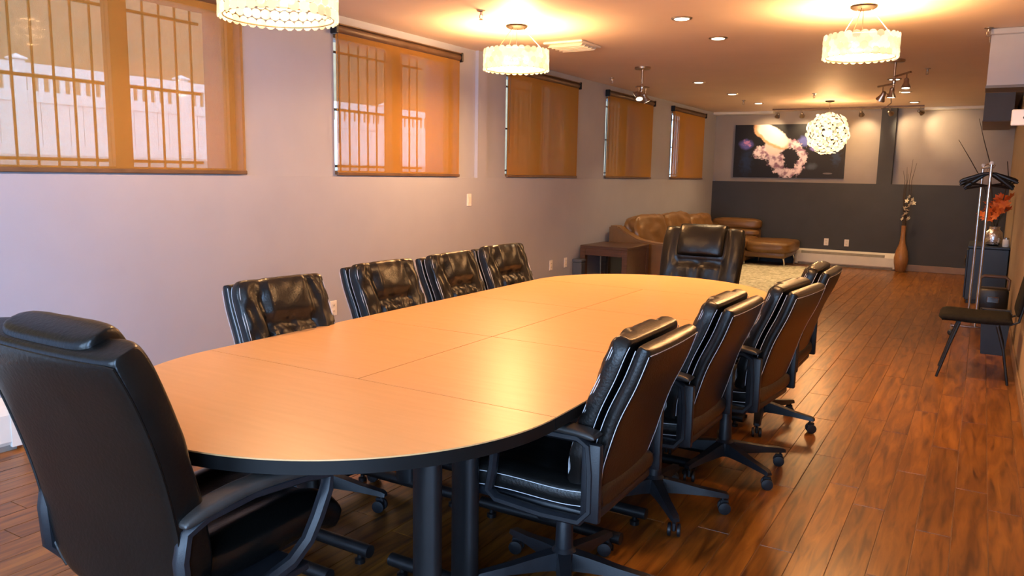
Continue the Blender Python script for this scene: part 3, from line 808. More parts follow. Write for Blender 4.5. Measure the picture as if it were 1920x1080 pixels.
# ------------------------------------------------------------------ spotlight clusters, track lights, sprinklers, vent
def head(t, loc, d, lit=True):
    d = Vector(d).normalized(); q = d.to_track_quat('Z', 'Y')
    o = MB().lathe([(0.012, -0.05), (0.022, -0.04), (0.024, -0.005), (0.042, 0.035), (0.044, 0.045), (0.036, 0.045)], 14).build('spot_head', 'steel', t)
    o.location = loc; o.rotation_euler = q.to_euler()
    MB().lathe([(0.001, 0.046), (0.034, 0.046), (0.034, 0.04)], 12).build('lamp_face', 'bulb' if lit else 'switch', o)
    return o
def cluster(x, y, label, bars, heads):
    t = thing('spotlight_cluster', (x, y, ZC), label, 'spotlight', 'ceiling spotlight clusters')
    MB().lathe([(0.085, 0.0), (0.085, -0.02), (0.075, -0.026), (0.015, -0.028)], 20).build('canopy', 'steel', t)
    MB().tube([(0, 0, -0.02), (0, 0, -0.26)], 0.011, 10).build('stem', 'steel', t)
    MB().lathe([(0.012, -0.03), (0.02, 0), (0.012, 0.03)], 12, (0, 0, -0.2)).build('knuckle', 'chrome', t)
    for a, b in bars: MB().tube([a, b], 0.010, 8).build('cross_bar', 'steel', t)
    for l, d, top in heads:
        head(t, l, d); MB().tube([top, l], 0.005, 6).build('head_arm', 'steel', t)
    return t
tB = cluster(-0.83, 8.52, 'spotlight cluster with three heads and crossed bars over the aisle',
        [((0, 0, -0.16), (0.15, -0.12, -0.135)), ((0, 0, -0.225), (-0.15, 0.12, -0.235))],
        [((-0.012, 0, -0.31), (-0.05, 0.05, -1), (0, 0, -0.25)), ((0.115, -0.09, -0.235), (0.0, -0.1, -1), (0.115, -0.09, -0.14)), ((-0.10, 0.08, -0.33), (-0.5, 0.4, -1), (-0.10, 0.08, -0.235))])
MB().tube([(-0.06, 0.07, -0.31), (-0.02, 0.07, -0.35), (-0.015, 0.07, -0.40), (-0.06, 0.07, -0.44), (-0.10, 0.07, -0.455)], 0.006, 6).build('loose_cable', 'bronze', tB)
cluster(-3.22, 8.05, 'compact spotlight cluster hanging by the window wall',
        [((0, 0, -0.2), (0.03, 0.12, -0.205)), ((0, 0, -0.2), (-0.02, -0.12, -0.215))],
        [((0.0, -0.07, -0.30), (0.3, -0.5, -1), (-0.01, -0.07, -0.21)), ((0.02, 0.06, -0.315), (0.4, 0.3, -1), (0.02, 0.06, -0.205)), ((-0.035, 0.0, -0.27), (-0.8, -0.2, -0.6), (0, 0, -0.2))])
t = thing('track_light', (-1.98, 13.66, ZC), 'ceiling track rail with small spot heads facing the end wall', 'track light')
MB().box(-1.15, 1.1, -0.015, 0.015, -0.022, 0.0).build('rail', 'bronze', t, smooth=False)
for hx, tgt in ((-1.06, (-3.3, 14.2, 2.15)), (-0.68, (-2.7, 14.2, 2.1)), (0.22, (-1.75, 14.2, 2.1)), (0.63, (-1.0, 14.2, 2.15)), (1.05, (-0.55, 14.2, 2.25))):
    l = Vector((hx, 0, -0.10)); d = Vector(tgt) - (Vector((-1.98, 13.66, ZC)) + l)
    head(t, l, d); MB().tube([(hx, 0, -0.02), l], 0.006, 6).build('head_arm', 'steel', t)
    p = Vector((-1.98, 13.66, ZC)) + l + d.normalized()*0.06
    lamp('track_beam', 'SPOT', p, 24, (1.0, 0.70, 0.38), t, 0.03, tgt, 75, 0.8)
for x, y, lb in ((-3.18, 4.85, 'small ceiling sprinkler in front of the chandelier beside the vent'), (-3.89, 8.77, 'small ceiling sprinkler close to the window wall'),
                 (-3.18, 12.0, 'small ceiling sprinkler above the sofa corner'), (-0.6, 9.28, 'small ceiling sprinkler beside the aisle spotlight cluster'),
                 (-2.07, 11.37, 'small ceiling sprinkler before the globe chandelier'), (-0.07, 7.05, 'small ceiling sprinkler at the corner of the grey soffit')):
    t = thing('sprinkler', (x, y, ZC), lb, 'sprinkler', 'ceiling sprinklers')
    MB().lathe([(0.030, 0.0), (0.030, -0.006), (0.010, -0.012), (0.009, -0.03)], 14).build('escutcheon', 'steel', t)
    MB().tube([(0.010, 0, -0.025), (0.012, 0, -0.05), (0, 0, -0.06), (-0.012, 0, -0.05), (-0.010, 0, -0.025)], 0.003, 6).build('yoke', 'steel', t)
    MB().lathe([(0.016, -0.062), (0.016, -0.065)], 12).build('deflector', 'steel', t)
t = thing('ceiling_vent', (-3.24, 6.42, ZC), 'square white ceiling air vent beside the chandelier', 'vent')
MB().rbox(-0.19, 0.19, -0.20, 0.20, -0.018, 0, 0.006, 1).build('frame', 'trim', t, smooth=False)
for k in range(5):
    y = -0.14 + k*0.07
    b = MB().box(-0.16, 0.16, -0.022, 0.022, -0.002, 0.002).build('louver', 'trim', t, smooth=False); b.location = (0, y, -0.03); b.rotation_euler = (0.6, 0, 0)

# ------------------------------------------------------------------ end wall: picture, heater, outlets, vase
def picture_mat():
    m, nt, b = nmat('jellyfish_print'); L = nt.links; N = nt.nodes
    tc = N.new('ShaderNodeTexCoord')
    sep = N.new('ShaderNodeSeparateXYZ'); L.new(tc.outputs['Generated'], sep.inputs[0])
    cmb = N.new('ShaderNodeCombineXYZ'); L.new(sep.outputs['X'], cmb.inputs[0]); L.new(sep.outputs['Z'], cmb.inputs[1])
    sc2 = N.new('ShaderNodeVectorMath'); sc2.operation = 'MULTIPLY'; sc2.inputs[1].default_value = (1.97, 1.0, 1.0); L.new(cmb.outputs[0], sc2.inputs[0])
    def warp(scale, amt):
        nz = N.new('ShaderNodeTexNoise'); nz.inputs['Scale'].default_value = scale; nz.inputs['Detail'].default_value = 3
        L.new(sc2.outputs[0], nz.inputs['Vector'])
        s1 = N.new('ShaderNodeVectorMath'); s1.operation = 'SUBTRACT'; s1.inputs[1].default_value = (0.5, 0.5, 0.5); L.new(nz.outputs['Color'], s1.inputs[0])
        s2 = N.new('ShaderNodeVectorMath'); s2.operation = 'SCALE'; s2.inputs['Scale'].default_value = amt; L.new(s1.outputs[0], s2.inputs[0])
        s3 = N.new('ShaderNodeVectorMath'); s3.operation = 'ADD'; L.new(sc2.outputs[0], s3.inputs[0]); L.new(s2.outputs[0], s3.inputs[1])
        return s3.outputs[0]
    W1, W2 = warp(9, 0.08), warp(14, 0.22)
    def dist(src, cx, cy, a, bb, rot=0.0):
        mp = N.new('ShaderNodeMapping'); mp.vector_type = 'TEXTURE'
        mp.inputs['Location'].default_value = (cx, cy, 0); mp.inputs['Rotation'].default_value = (0, 0, rot); mp.inputs['Scale'].default_value = (a, bb, 1)
        L.new(src, mp.inputs['Vector'])
        s = N.new('ShaderNodeVectorMath'); s.operation = 'MULTIPLY'; s.inputs[1].default_value = (1, 1, 0); L.new(mp.outputs[0], s.inputs[0])
        ln = N.new('ShaderNodeVectorMath'); ln.operation = 'LENGTH'; L.new(s.outputs[0], ln.inputs[0]); return ln.outputs['Value']
    def ramp(val, lo, hi):
        r = N.new('ShaderNodeMapRange'); r.inputs['From Min'].default_value = hi; r.inputs['From Max'].default_value = lo
        r.interpolation_type = 'SMOOTHSTEP'; L.new(val, r.inputs['Value']); return r.outputs[0]
    def ell(*a, lo=0.85, hi=1.05, **k): return ramp(dist(*a, **k), lo, hi)
    def ringm(src, cx, cy, a, bb, th, rot=0.0):
        d = dist(src, cx, cy, a, bb, rot)
        s = N.new('ShaderNodeMath'); s.operation = 'SUBTRACT'; s.inputs[1].default_value = 1.0; L.new(d, s.inputs[0])
        ab = N.new('ShaderNodeMath'); ab.operation = 'ABSOLUTE'; L.new(s.outputs[0], ab.inputs[0])
        return ramp(ab.outputs[0], th*0.6, th)
    cur = None
    def over(mask, col, base):
        mx = N.new('ShaderNodeMix'); mx.data_type = 'RGBA'
        L.new(mask, mx.inputs['Factor'])
        if base is None: mx.inputs['A'].default_value = (0.006, 0.004, 0.004, 1)
        else: L.new(base, mx.inputs['A'])
        if isinstance(col, tuple): mx.inputs['B'].default_value = (*col, 1)
        else: L.new(col, mx.inputs['B'])
        return mx.outputs['Result']
    cur = over(ell(W2, 0.23, 0.28, 0.14, 0.30, lo=0.2, hi=1.1), (0.01, 0.025, 0.07), None)
    cur = over(ell(W2, 1.82, 0.42, 0.10, 0.25, lo=0.2, hi=1.1), (0.015, 0.04, 0.10), cur)
    cur = over(ell(W1, 1.42, 0.22, 0.12, 0.08, lo=0.2, hi=1.1), (0.06, 0.075, 0.10), cur)
    cur = over(ell(W1, 0.22, 0.63, 0.16, 0.13, lo=0.4, hi=1.0), (0.10, 0.10, 0.38), cur)
    cur = over(ell(W2, 0.23, 0.66, 0.10, 0.06, lo=0.3, hi=1.0), (0.50, 0.22, 0.45), cur)
    cur = over(ell(W1, 1.26, 0.68, 0.13, 0.13, lo=0.4, hi=1.0), (0.13, 0.15, 0.48), cur)
    cur = over(ell(W1, 1.45, 0.55, 0.12, 0.06, lo=0.4, hi=1.0), (0.22, 0.17, 0.55), cur)
    nz = N.new('ShaderNodeTexNoise'); nz.inputs['Scale'].default_value = 12; L.new(sc2.outputs[0], nz.inputs['Vector'])
    cr = N.new('ShaderNodeValToRGB'); e = cr.color_ramp.elements
    e[0].position = 0.38; e[0].color = (0.30, 0.16, 0.24, 1); e[1].position = 0.58; e[1].color = (0.85, 0.72, 0.76, 1)
    L.new(nz.outputs['Fac'], cr.inputs['Fac'])
    frill = cr.outputs['Color']
    cur = over(ringm(W2, 1.0, 0.36, 0.25, 0.28, 0.34), frill, cur)
    cur = over(ell(W2, 0.52, 0.49, 0.19, 0.13, 0.3, lo=0.7, hi=1.0), frill, cur)
    cur = over(ell(W2, 0.76, 0.36, 0.17, 0.30, 0.45, lo=0.7, hi=1.0), frill, cur)
    cur = over(ell(W1, 0.72, 0.58, 0.17, 0.20, 0.3, lo=0.7, hi=1.0), (0.80, 0.62, 0.58), cur)
    cur = over(ell(W1, 0.67, 0.79, 0.40, 0.175, -0.58, lo=0.86, hi=1.02), (0.80, 0.42, 0.22), cur)
    cur = over(ell(W1, 0.70, 0.80, 0.375, 0.16, -0.58, lo=0.78, hi=1.0), (0.94, 0.88, 0.84), cur)
    sg = N.new('ShaderNodeTexNoise'); sg.inputs['Scale'].default_value = 90; L.new(sc2.outputs[0], sg.inputs['Vector'])
    sm_ = ell(sc2.outputs[0], 1.70, 0.09, 0.09, 0.018, lo=0.8, hi=1.0)
    mu = N.new('ShaderNodeMath'); mu.operation = 'MULTIPLY'; L.new(sm_, mu.inputs[0]); L.new(sg.outputs['Fac'], mu.inputs[1])
    cur = over(mu.outputs[0], (0.30, 0.26, 0.26), cur)
    L.new(cur, b.inputs['Base Color']); setp(b, rough=0.55)
    return m
t = thing('wall_picture', (-2.945, YF+0.14, 1.46), 'wide black canvas print of an orange and white jellyfish on the end wall', 'picture')
MB().box(-0.92, 0.92, -0.045, -0.002, 0.0, 0.91).build('print', picture_mat(), t, smooth=False)
MB().rbox(-0.90, 0.90, -0.012, 0.0, 0.02, 0.89, 0.003, 1).build('stretcher', 'black_metal', t, smooth=False)

def heater(name_loc, L_, rz, label):
    t = thing('baseboard_heater', name_loc, label, 'heater', 'white baseboard heaters', rz)
    # local: runs along +X, front towards -Y, back on y=0
    prof = [(-0.002, 0.03), (-0.055, 0.03), (-0.068, 0.05), (-0.068, 0.19), (-0.045, 0.235), (-0.002, 0.27)]
    MB().prism([(a, b) for a, b in prof], 0.04, L_-0.04, 'x').build('cover', 'heater', t, smooth=False)
    MB().prism([(-0.0465, 0.236), (-0.066, 0.198), (-0.070, 0.200), (-0.0505, 0.238)], 0.10, L_-0.18, 'x').build('grille', 'heater_slot', t, smooth=False)
    MB().box(0.02, L_-0.02, -0.05, -0.004, 0.0, 0.032).build('toe_gap', 'heater_slot', t, smooth=False)
    for a in (0.0, L_-0.05):
        MB().prism([(-0.001, 0.02), (-0.072, 0.02), (-0.072, 0.195), (-0.048, 0.24), (-0.001, 0.275)], a, a+0.05, 'x').build('end_cap', 'heater', t, smooth=False)
heater((-2.68, YF, 0), 1.58, 0, 'white baseboard heater on the dark end wall')
heater((XL, -0.6, 0), 2.64, R90, 'white baseboard heater low on the window wall beside the executive chair')

def plate(loc, rz, label, kind, group):
    t = thing('wall_outlet' if kind == 'outlet' else 'light_switch', loc, label, kind, group, rz)
    MB().rbox(-0.036, 0.036, -0.007, 0, -0.058, 0.058, 0.003, 1).build('cover_plate', 'switch', t, smooth=False)
    if kind == 'outlet':
        for z in (-0.022, 0.022):
            o = MB().rbox(-0.017, 0.017, -0.0095, -0.006, z-0.014, z+0.014, 0.003, 1).build('socket', 'trim', t, smooth=False)
            for s in (-0.007, 0.007): MB().box(s-0.0015, s+0.0015, -0.0102, -0.009, z-0.006, z+0.006).build('slot', 'dark_slot', o, smooth=False)
    else:
        MB().rbox(-0.015, 0.015, -0.011, -0.006, -0.03, 0.03, 0.003, 1).build('rocker', 'trim', t, smooth=False)
plate((-2.20, YF, 0.40), 0, 'white outlet on the dark end wall beside the chaise', 'outlet', 'white wall outlets')
plate((-1.88, YF, 0.40), 0, 'white outlet on the dark end wall beside the vase', 'outlet', 'white wall outlets')
plate((XL, 4.38, 0.40), R90, 'white outlet low on the window wall between two chairs', 'outlet', 'white wall outlets')
plate((XL, 7.92, 0.41), R90, 'white outlet low on the window wall, under the pilaster side blind', 'outlet', 'white wall outlets')
plate((XL, 8.29, 0.41), R90, 'white outlet low on the window wall next to the side table', 'outlet', 'white wall outlets')
plate((XL, 6.225, 1.19), R90, 'white light switch under the wall pilaster', 'switch', None)

def blossoms(t, pts, size, mat, name='blossom', petals=5):
    me = MB()
    for k in range(petals):
        a = 2*PI*k/petals
        me.add([(0, 0, 0), (size*0.6*math.cos(a-0.5), size*0.6*math.sin(a-0.5), size*0.25), (size*math.cos(a), size*math.sin(a), size*0.35), (size*0.6*math.cos(a+0.5), size*0.6*math.sin(a+0.5), size*0.25), (0, 0, size*0.12)],
               [(0, 3, 2, 1), (4, 1, 2), (4, 2, 3), (0, 1, 4), (0, 4, 3)])
    p0 = None
    for p in pts:
        r = [random.uniform(-1.2, 1.2), random.uniform(-1.2, 1.2), random.uniform(0, 6)]
        if p0 is None: p0 = me.build(name, mat, t, smooth=False); p0.location = p; p0.rotation_euler = r
        else: inst(p0, p, t, r)
t = thing('floor_vase', (-1.03, 13.86, 0), 'tall bottle-shaped wooden floor vase with twigs and cream blossoms', 'vase')
MB().lathe([(0.055, 0), (0.075, 0.02), (0.10, 0.14), (0.105, 0.22), (0.085, 0.34), (0.045, 0.46), (0.033, 0.58), (0.034, 0.72), (0.038, 0.74), (0.028, 0.74)], 20).build('body', 'vase_wood', t)
for k, (dx, dy, h) in enumerate(((0.03, 0.02, 1.78), (-0.02, 0.03, 1.66), (0.07, -0.02, 1.72), (0.0, -0.03, 1.55), (-0.05, -0.02, 1.60))):
    MB().tube([(dx*0.1, dy*0.1, 0.60), (dx*0.2, dy*0.3, 0.85), (dx*0.9-0.02*(k % 2), dy*0.9, 1.2), (dx*0.8, dy, 1.45), (dx*1.5, dy*1.2, h)], [0.006, 0.006, 0.005, 0.004, 0.002], 6).build('twig', 'twig', t)
fl = MB()
for k in range(14): 
    z = 0.74 + k*0.02; fl.add([(-0.03, 0, z), (0.03, 0.01, z+0.02), (0.0, 0.03, z+0.09)], [(0, 1, 2)])
blossoms(t, [(0.05, -0.04, 1.19), (0.10, -0.05, 1.15), (0.02, -0.05, 1.13), (0.09, -0.06, 1.09), (0.06, -0.05, 1.06), (0.0, -0.06, 1.02), (0.03, -0.06, 0.98), (-0.02, -0.05, 1.0), (0.02, -0.06, 0.93), (-0.01, -0.05, 0.90), (0.06, -0.06, 0.86), (0.07, -0.05, 0.84), (-0.02, -0.05, 0.85), (0.11, -0.04, 1.10)], 0.042, 'petal_white')
MB().tube([(0, 0, 0.70), (0, 0, 0.86)], 0.028, 8).build('stem_bundle', 'twig', t)

# ------------------------------------------------------------------ lounge: sofa, side table, rug
def pillow(x0, x1, y0, y1, z0, z1, p=4.0, n=14, k=1.0, amp=0.012):
    """soft box cushion (superellipsoid) with wrinkles"""
    b = MB(); c = Vector(((x0+x1)/2, (y0+y1)/2, (z0+z1)/2)); h = Vector(((x1-x0)/2, (y1-y0)/2, (z1-z0)/2))
    bm = bmesh.new(); bmesh.ops.create_cube(bm, size=2); bmesh.ops.subdivide_edges(bm, edges=bm.edges[:], cuts=n-1, use_grid_fill=True)
    for v in bm.verts:
        d = v.co.copy(); r = (abs(d.x)**p + abs(d.y)**p + abs(d.z)**p)**(-1/p); q = d*r
        w = noise.noise(q*3.0 + Vector((k*7.1, k*3.3, k)))*amp
        v.co = c + Vector((q.x*h.x, q.y*h.y, q.z*h.z)) + q.normalized()*w
    bm.verts.index_update()
    b.add([v.co for v in bm.verts], [[v.index for v in f.verts] for f in bm.faces]); bm.free(); return b
so = thing('sectional_sofa', (-4.15, 9.42, 0), 'brown leather sectional sofa with chaise in the far corner', 'sofa')
# local origin at near wall corner; x towards room, y along the wall
def sarm():
    o = [(0.0, 0.08), (0.86, 0.08), (0.88, 0.55), (0.84, 0.60), (0.62, 0.605), (0.40, 0.64), (0.22, 0.73), (0.12, 0.80), (0.0, 0.80)]
    b = MB(); bm = bmesh.new()
    vs = [bm.verts.new((x, 0, z)) for x, z in o]; f = bm.faces.new(vs)
    r = bmesh.ops.extrude_face_region(bm, geom=[f]); bmesh.ops.translate(bm, verts=[v for v in r['geom'] if isinstance(v, bmesh.types.BMVert)], vec=(0, 0.20, 0))
    bmesh.ops.bevel(bm, geom=bm.edges[:], offset=0.018, segments=2, affect='EDGES')
    bm.verts.index_update(); b.add([v.co for v in bm.verts], [[v.index for v in f.verts] for f in bm.faces]); bm.free(); return b
sarm().build('arm', 'sofa', so)
MB().rbox(0.02, 0.86, 0.20, 3.6, 0.08, 0.27, 0.02, 2).build('frame', 'sofa', so)
MB().rbox(0.0, 0.22, 0.20, 4.58, 0.10, 0.66, 0.04, 2).build('back_frame', 'sofa', so)
for k in range(3):
    y = 0.21 + k*1.12
    pillow(0.20, 0.90, y, y+1.11, 0.25, 0.46, 5, k=k+1).build('seat_cushion', 'sofa', so)
for k in range(3):
    y = 0.20 + k*1.12
    o = pillow(-0.13, 0.13, -0.56, 0.56, -0.26, 0.26, 5.0, k=k+4, amp=0.03).build('back_cushion', 'sofa', so)
    o.location = (0.24, y+0.56, 0.66 if k < 2 else 0.60); o.rotation_euler = (0, -0.22, 0)
# corner and far run along the end wall
MB().rbox(0.02, 0.86, 3.55, 4.55, 0.08, 0.28, 0.02, 2).build('frame', 'sofa', so)
pillow(0.15, 0.92, 3.56, 4.45, 0.26, 0.47, 5, k=9).build('seat_cushion', 'sofa', so)
MB().rbox(0.05, 0.88, 4.36, 4.60, 0.10, 0.58, 0.04, 2).build('back_frame', 'sofa', so)
pillow(0.06, 0.92, 4.28, 4.56, 0.555, 0.755, 3.4, k=10, amp=0.01).build('back_roll', 'sofa', so)
pillow(0.10, 0.90, 4.22, 4.48, 0.44, 0.575, 3.4, k=11, amp=0.01).build('back_roll', 'sofa', so)
MB().rbox(0.84, 1.50, 3.62, 4.55, 0.16, 0.26, 0.03, 2).build('frame', 'sofa', so)
pillow(0.84, 1.58, 3.55, 4.58, 0.23, 0.44, 5, k=12, amp=0.008).build('chaise_cushion', 'sofa', so)
for x, y in ((0.82, 3.66), (1.46, 3.70), (0.86, 4.5), (1.46, 4.5), (0.80, 0.30), (0.06, 0.3)):
    MB().tube([(x, y, 0.16), (x+0.02, y, 0.08), (x+0.01, y, 0.0)], 0.014, 8).build('leg', 'chrome', so)

st = thing('side_table', (-4.16, 8.60, 0), 'dark wood square side table beside the sofa arm', 'table')
TH = 0.60
MB().rbox(0, 0.62, 0, 0.70, TH-0.035, TH, 0.004, 1).build('table_top', 'darkwood', st, smooth=False)
for a in ((0.03, 0.59, 0.005, 0.03), (0.03, 0.59, 0.67, 0.695)): MB().box(*a, TH-0.115, TH-0.035).build('apron', 'darkwood', st, smooth=False)
for a in ((0.005, 0.03, 0.03, 0.67), (0.59, 0.615, 0.03, 0.67)): MB().box(*a, TH-0.115, TH-0.035).build('apron', 'darkwood', st, smooth=False)
for x, y in ((0, 0), (0.55, 0), (0, 0.63), (0.55, 0.63)): MB().rbox(x, x+0.07, y, y+0.07, 0, TH-0.035, 0.003, 1).build('leg', 'darkwood', st, smooth=False)
MB().box(0.595, 0.61, 0.07, 0.63, 0.10, TH-0.115).build('side_panel', 'darkwood', st, smooth=False)
MB().rbox(0.05, 0.57, 0.05, 0.65, 0.10, 0.12, 0.003, 1).build('lower_shelf', 'darkwood', st, smooth=False)
bx = thing('storage_box', (-4.195, 8.47, 0), 'narrow blue-grey box against the wall beside the side table', 'box')
MB().rbox(0, 0.12, 0, 0.115, 0, 0.40, 0.008, 1).build('body', 'grey_box', bx, smooth=False)
MB().rbox(-0.004, 0.125, -0.005, 0.120, 0.40, 0.44, 0.008, 1).build('lid', 'grey_box', bx, smooth=False)

rg = thing('shag_rug', (-2.72, 11.45, 0), 'sage grey shag rug on the floor before the sofa', 'rug')
b = MB(); NX, NY = 48, 110
for j in range(NY+1):
    for i in range(NX+1):
        u, v = i/NX, j/NY; e_ = min(u, 1-u, (v)*2.4, (1-v)*2.4)
        h = 0.006 + 0.026*sm(e_/0.03) + 0.012*noise.noise(Vector((u*22, v*55, 0.3)))
        b.v.append((-0.76+1.52*u + 0.01*noise.noise(Vector((v*30, u*5, 2))), -1.92+3.84*v, max(0.003, h)))
for j in range(NY):
    for i in range(NX):
        a = j*(NX+1)+i; b.f.append((a, a+1, a+NX+2, a+NX+1))
b.build('pile', 'rug', rg, angle=80)
MB().rbox(-0.75, 0.75, -1.91, 1.91, 0.0, 0.004, 0.001, 1).build('backing', 'grey_box', rg, smooth=False)

# ------------------------------------------------------------------ aisle side: soffits, cabinet, rack, chair, bin
t = thing('duct_soffit', (0, 7.1, 2.17), 'light grey boxed duct under the ceiling on the tan wall', 'soffit')
MB().box(-0.05, XR, 0, 0.34, 0.0, 0.37).build('duct_box', 'box_grey', t, smooth=False)
MB().box(-0.055, XR, -0.008, 0.345, -0.02, 0.0).build('bottom_plate', 'box_dark', t, smooth=False)
MB().rbox(-0.065, XR, -0.02, 0.36, 0.37, 0.418, 0.006, 1).build('crown_strip', 'box_grey', t, smooth=False)
t = thing('wall_soffit', (0, 12.1, 2.225), 'dark grey boxed soffit by the end wall', 'soffit')
MB().box(-0.085, 0.25, 0, 1.95, 0.012, 0.365).build('soffit_box', 'box_dark', t, smooth=False)
MB().box(-0.09, 0.255, -0.005, 1.955, 0.0, 0.012).build('bottom_plate', 'bronze', t, smooth=False)
t = thing('wall_sign', (XR, 6.9, 1.855), 'small white box sign projecting from the tan wall below the duct', 'sign')
MB().rbox(-0.205, -0.006, -0.03, 0.03, 0, 0.115, 0.006, 1).build('housing', 'white_dev', t, smooth=False)
MB().box(-0.03, 0, -0.02, 0.02, 0.02, 0.095).build('bracket', 'white_dev', t, smooth=False)
MB().prism([(-0.135, 0.055), (-0.115, 0.085), (-0.115, 0.068), (-0.06, 0.068), (-0.06, 0.042), (-0.115, 0.042), (-0.115, 0.028)], -0.0315, -0.029, 'y').build('arrow_mark', 'dark_slot', t, smooth=False)

t = thing('cabinet', (-0.085, 10.8, 0), 'dark navy low cabinet against the tan wall', 'cabinet')
MB().rbox(0, 0.41, 0, 0.95, 0.04, 0.66, 0.006, 1).build('body', 'navy', t, smooth=False)
MB().rbox(-0.01, 0.415, -0.012, 0.96, 0.66, 0.69, 0.006, 1).build('cabinet_top', 'navy', t, smooth=False)
MB().box(0.02, 0.40, 0.02, 0.93, 0, 0.04).build('plinth', 'black_metal', t, smooth=False)
for y in (0.012, 0.482):
    d = MB().rbox(-0.016, 0.0, y, y+0.455, 0.06, 0.64, 0.004, 1).build('door', 'navy', t, smooth=False)
    MB().tube([(-0.03, y+0.22, 0.42), (-0.03, y+0.22, 0.52)], 0.006, 6).build('handle', 'chrome', d)
t = thing('flower_vase', (0.155, 11.0, 0.69), 'silver vase with orange flowers and tall bare branches on the navy cabinet', 'vase')
MB().lathe([(0.05, 0), (0.085, 0.02), (0.10, 0.09), (0.09, 0.16), (0.055, 0.20), (0.06, 0.23), (0.045, 0.23)], 20).build('body', 'silver', t)
pts = []
for k in range(34):
    a = random.uniform(0, 2*PI); r = random.uniform(0.02, 0.16)
    pts.append((r*math.cos(a)*0.95 - 0.01, r*math.sin(a), 0.34 + random.uniform(0, 0.22) + (0.04 if math.cos(a) > 0.3 else -0.03)))
blossoms(t, pts, 0.065, 'petal_orange', 'blossom', 6)
for k in range(9):
    a = 2*PI*k/9; MB().tube([(0, 0, 0.15), (0.03*math.cos(a), 0.03*math.sin(a), 0.27), (0.10*math.cos(a), 0.10*math.sin(a), 0.40)], 0.003, 5).build('stem', 'leaf', t)
for pth in ([(-0.02, 0, 0.2), (-0.09, 0, 0.55), (-0.21, -0.02, 0.83), (-0.32, -0.05, 1.02), (-0.46, -0.1, 1.25)],
            [(0, 0, 0.2), (-0.06, 0, 0.6), (-0.12, 0, 1.0), (-0.20, 0, 1.25), (-0.27, 0, 1.50)],
            [(0.02, 0, 0.2), (0.06, 0, 0.55), (0.09, 0, 0.80), (0.06, 0, 1.0)]):
    MB().tube(pth, [0.007, 0.007, 0.006, 0.005, 0.003][:len(pth)], 6).build('branch', 'twig', t)
t = thing('small_jar', (0.285, 10.90, 0.69), 'small white and silver jar beside the flower vase', 'jar')
MB().lathe([(0.032, 0), (0.036, 0.01), (0.036, 0.08), (0.028, 0.09)], 14).build('body', 'white_dev', t)
MB().lathe([(0.030, 0.09), (0.030, 0.108), (0.010, 0.113)], 14).build('lid', 'chrome', t)

rk = thing('garment_rack', (0.045, 8.4, 0), 'chrome rolling garment rack by the tan wall', 'rack', rz=0.06)
for y in (0.0, 1.1):
    MB().tube([(0, y, 0.10), (0, y, 1.60)], 0.013, 10).build('post', 'chrome', rk)
    MB().lathe([(0.016, 0), (0.02, 0.015), (0.012, 0.03)], 10, (0, y, 1.60)).build('post_cap', 'white_dev', rk)
    MB().tube([(-0.20, y, 0.10), (0.24, y, 0.10)], 0.013, 8).build('base_bar', 'chrome', rk)
    for x in (-0.19, 0.23):
        o = MB().lathe([(0.008, 0.05), (0.008, 0.10)], 8, (x, y, 0)).build('caster', 'chrome', rk)
        MB().lathe([(0.02, -0.012), (0.03, -0.006), (0.03, 0.006), (0.02, 0.012)], 14, (x, y, 0.03), 'y').build('wheel', 'plastic', o)
MB().tube([(0, 0, 1.585), (0, 1.1, 1.585)], 0.012, 8).build('hanging_rail', 'chrome', rk)
MB().tube([(0, 0, 0.10), (0, 1.1, 0.10)], 0.012, 8).build('lower_rail', 'chrome', rk)
hb = MB().tube([(-0.215, 0, -0.135), (-0.19, 0, -0.115), (-0.05, 0, -0.035), (0, 0, -0.02), (0.05, 0, -0.035), (0.19, 0, -0.115), (0.215, 0, -0.135)], [0.012, 0.017, 0.015, 0.013, 0.015, 0.017, 0.012], 8)
h0 = thing('coat_hanger', (0, 0, 0), 'black coat hanger on the garment rack', 'hanger', 'black hangers on the rack')
hb.build('shoulder', 'black_metal', h0)
MB().tube([(-0.20, 0, -0.132), (0.20, 0, -0.132)], 0.006, 6).build('trouser_bar', 'black_metal', h0)
MB().tube([(0, 0, -0.02), (0, 0, 0.02), (0.022, 0, 0.035), (0.026, 0, 0.055), (0.0, 0, 0.072), (-0.022, 0, 0.055)], 0.003, 6).build('hook', 'chrome', h0)
for k, (y, a) in enumerate(((8.46, 0.04), (8.52, -0.03), (8.58, 0.05), (8.65, -0.04), (8.76, 0.06), (8.9, -0.05))):
    h = h0 if k == 0 else dup(h0)
    h.location = (0.045 - 0.06*(y-8.4), y, 1.545); h.rotation_euler = (0, (0.16, -0.12, 0.05, -0.2, 0.1, 0)[k], a)

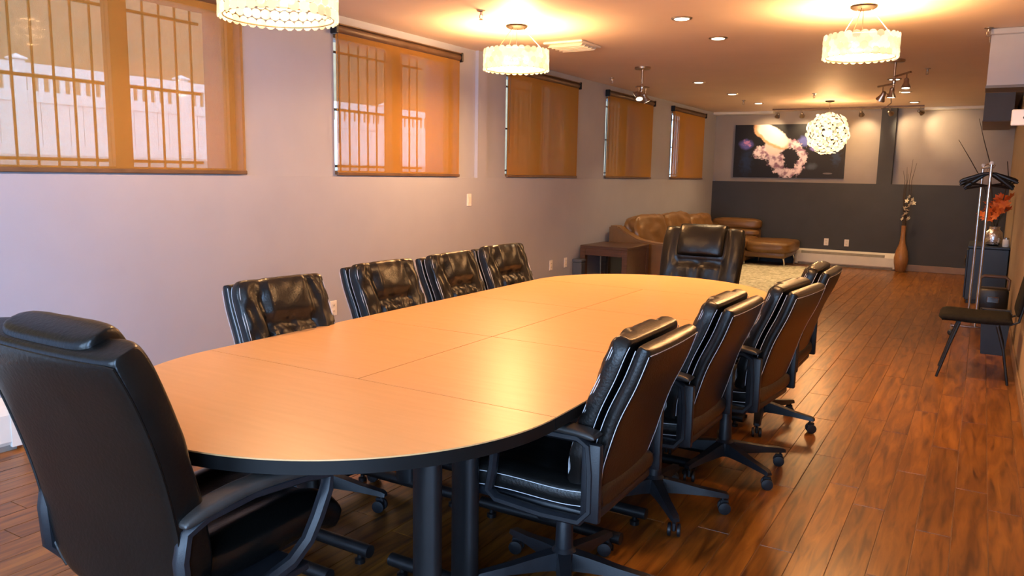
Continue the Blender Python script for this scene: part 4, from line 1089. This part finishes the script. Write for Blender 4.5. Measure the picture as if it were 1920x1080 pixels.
def stack_chair(loc, rz, label):
    t = thing('visitor_chair', loc, label, 'chair', 'black chairs by the tan wall', rz)
    # faces +Y
    sp = curve_path([(-0.21, 0.455), (0, 0.45), (0.20, 0.455), (0.235, 0.44)])
    def spath(v):
        c, n = sp(v); return c, -n if n.z < 0 else n
    MB().cushion(spath, lambda v: 0.22, lambda u, v: 0.03, lambda u, v: 0.028, 14, 14, 5).build('seat', 'black_fabric', t, weld=True, angle=80)
    bp = curve_path([(-0.235, 0.50), (-0.255, 0.62), (-0.275, 0.74), (-0.30, 0.85)])
    MB().cushion(bp, lambda v: 0.21-0.03*v, lambda u, v: 0.022, lambda u, v: 0.022, 14, 14, 4).build('backrest', 'black_fabric', t, weld=True, angle=80)
    for s in (-1, 1):
        x = s*0.20
        MB().tube([(x, 0.12, 0.42), (x, 0.17, 0.25), (x, 0.235, 0.0)], [0.012, 0.011, 0.010], 8).build('leg', 'black_metal', t)
        MB().tube([(x, -0.12, 0.42), (x, -0.17, 0.25), (x, -0.215, 0.0)], [0.012, 0.011, 0.010], 8).build('leg', 'black_metal', t)
        MB().tube([(x*0.9, -0.18, 0.43), (x*0.9, -0.245, 0.46), (x*0.9, -0.28, 0.66)], 0.010, 8).build('back_support', 'black_metal', t)
    MB().tube([(-0.20, 0.12, 0.42), (0.20, 0.12, 0.42)], 0.010, 8).build('seat_rail', 'black_metal', t)
    MB().tube([(-0.20, -0.12, 0.42), (0.20, -0.12, 0.42)], 0.010, 8).build('seat_rail', 'black_metal', t)
stack_chair((0.055, 6.72, 0), R90, 'black padded visitor chair on slim splayed legs against the tan wall')
t = thing('waste_bin', (0.185, 7.72, 0), 'dark navy square waste bin behind the visitor chair', 'bin')
b = MB(); w0, w1, hh = 0.085, 0.11, 0.36
b.add([(-w0,-w0,0),(w0,-w0,0),(w0,w0,0),(-w0,w0,0),(-w1,-w1,hh),(w1,-w1,hh),(w1,w1,hh),(-w1,w1,hh),(-w1+.01,-w1+.01,hh),(w1-.01,-w1+.01,hh),(w1-.01,w1-.01,hh),(-w1+.01,w1-.01,hh),(-w0+.01,-w0+.01,.02),(w0-.01,-w0+.01,.02),(w0-.01,w0-.01,.02),(-w0+.01,w0-.01,.02)],
      [(3,2,1,0),(0,1,5,4),(1,2,6,5),(2,3,7,6),(3,0,4,7),(4,5,9,8),(5,6,10,9),(6,7,11,10),(7,4,8,11),(8,9,13,12),(9,10,14,13),(10,11,15,14),(11,8,12,15),(12,13,14,15)])
b.build('body', 'navy', t, smooth=False)
MB().tube([(-w1, -w1, hh), (w1, -w1, hh), (w1, w1, hh), (-w1, w1, hh)], 0.008, 6, closed=True).build('rim', 'navy', t)
t = thing('brown_bag', (0.175, 9.0, 0.115), 'brown handled bag resting on the rack base by the cabinet', 'bag')
MB().rbox(-0.13, 0.13, -0.10, 0.10, 0, 0.30, 0.03, 2).build('body', 'leather', t)
MB().tube([(-0.12, 0, 0.28), (-0.125, 0, 0.38), (-0.09, 0, 0.41), (0.09, 0, 0.41), (0.125, 0, 0.38), (0.12, 0, 0.28)], 0.016, 8).build('handle', 'bag', t)
MB().rbox(-0.05, 0.05, -0.112, -0.095, 0.16, 0.22, 0.005, 1).build('clasp', 'chrome', t, smooth=False)
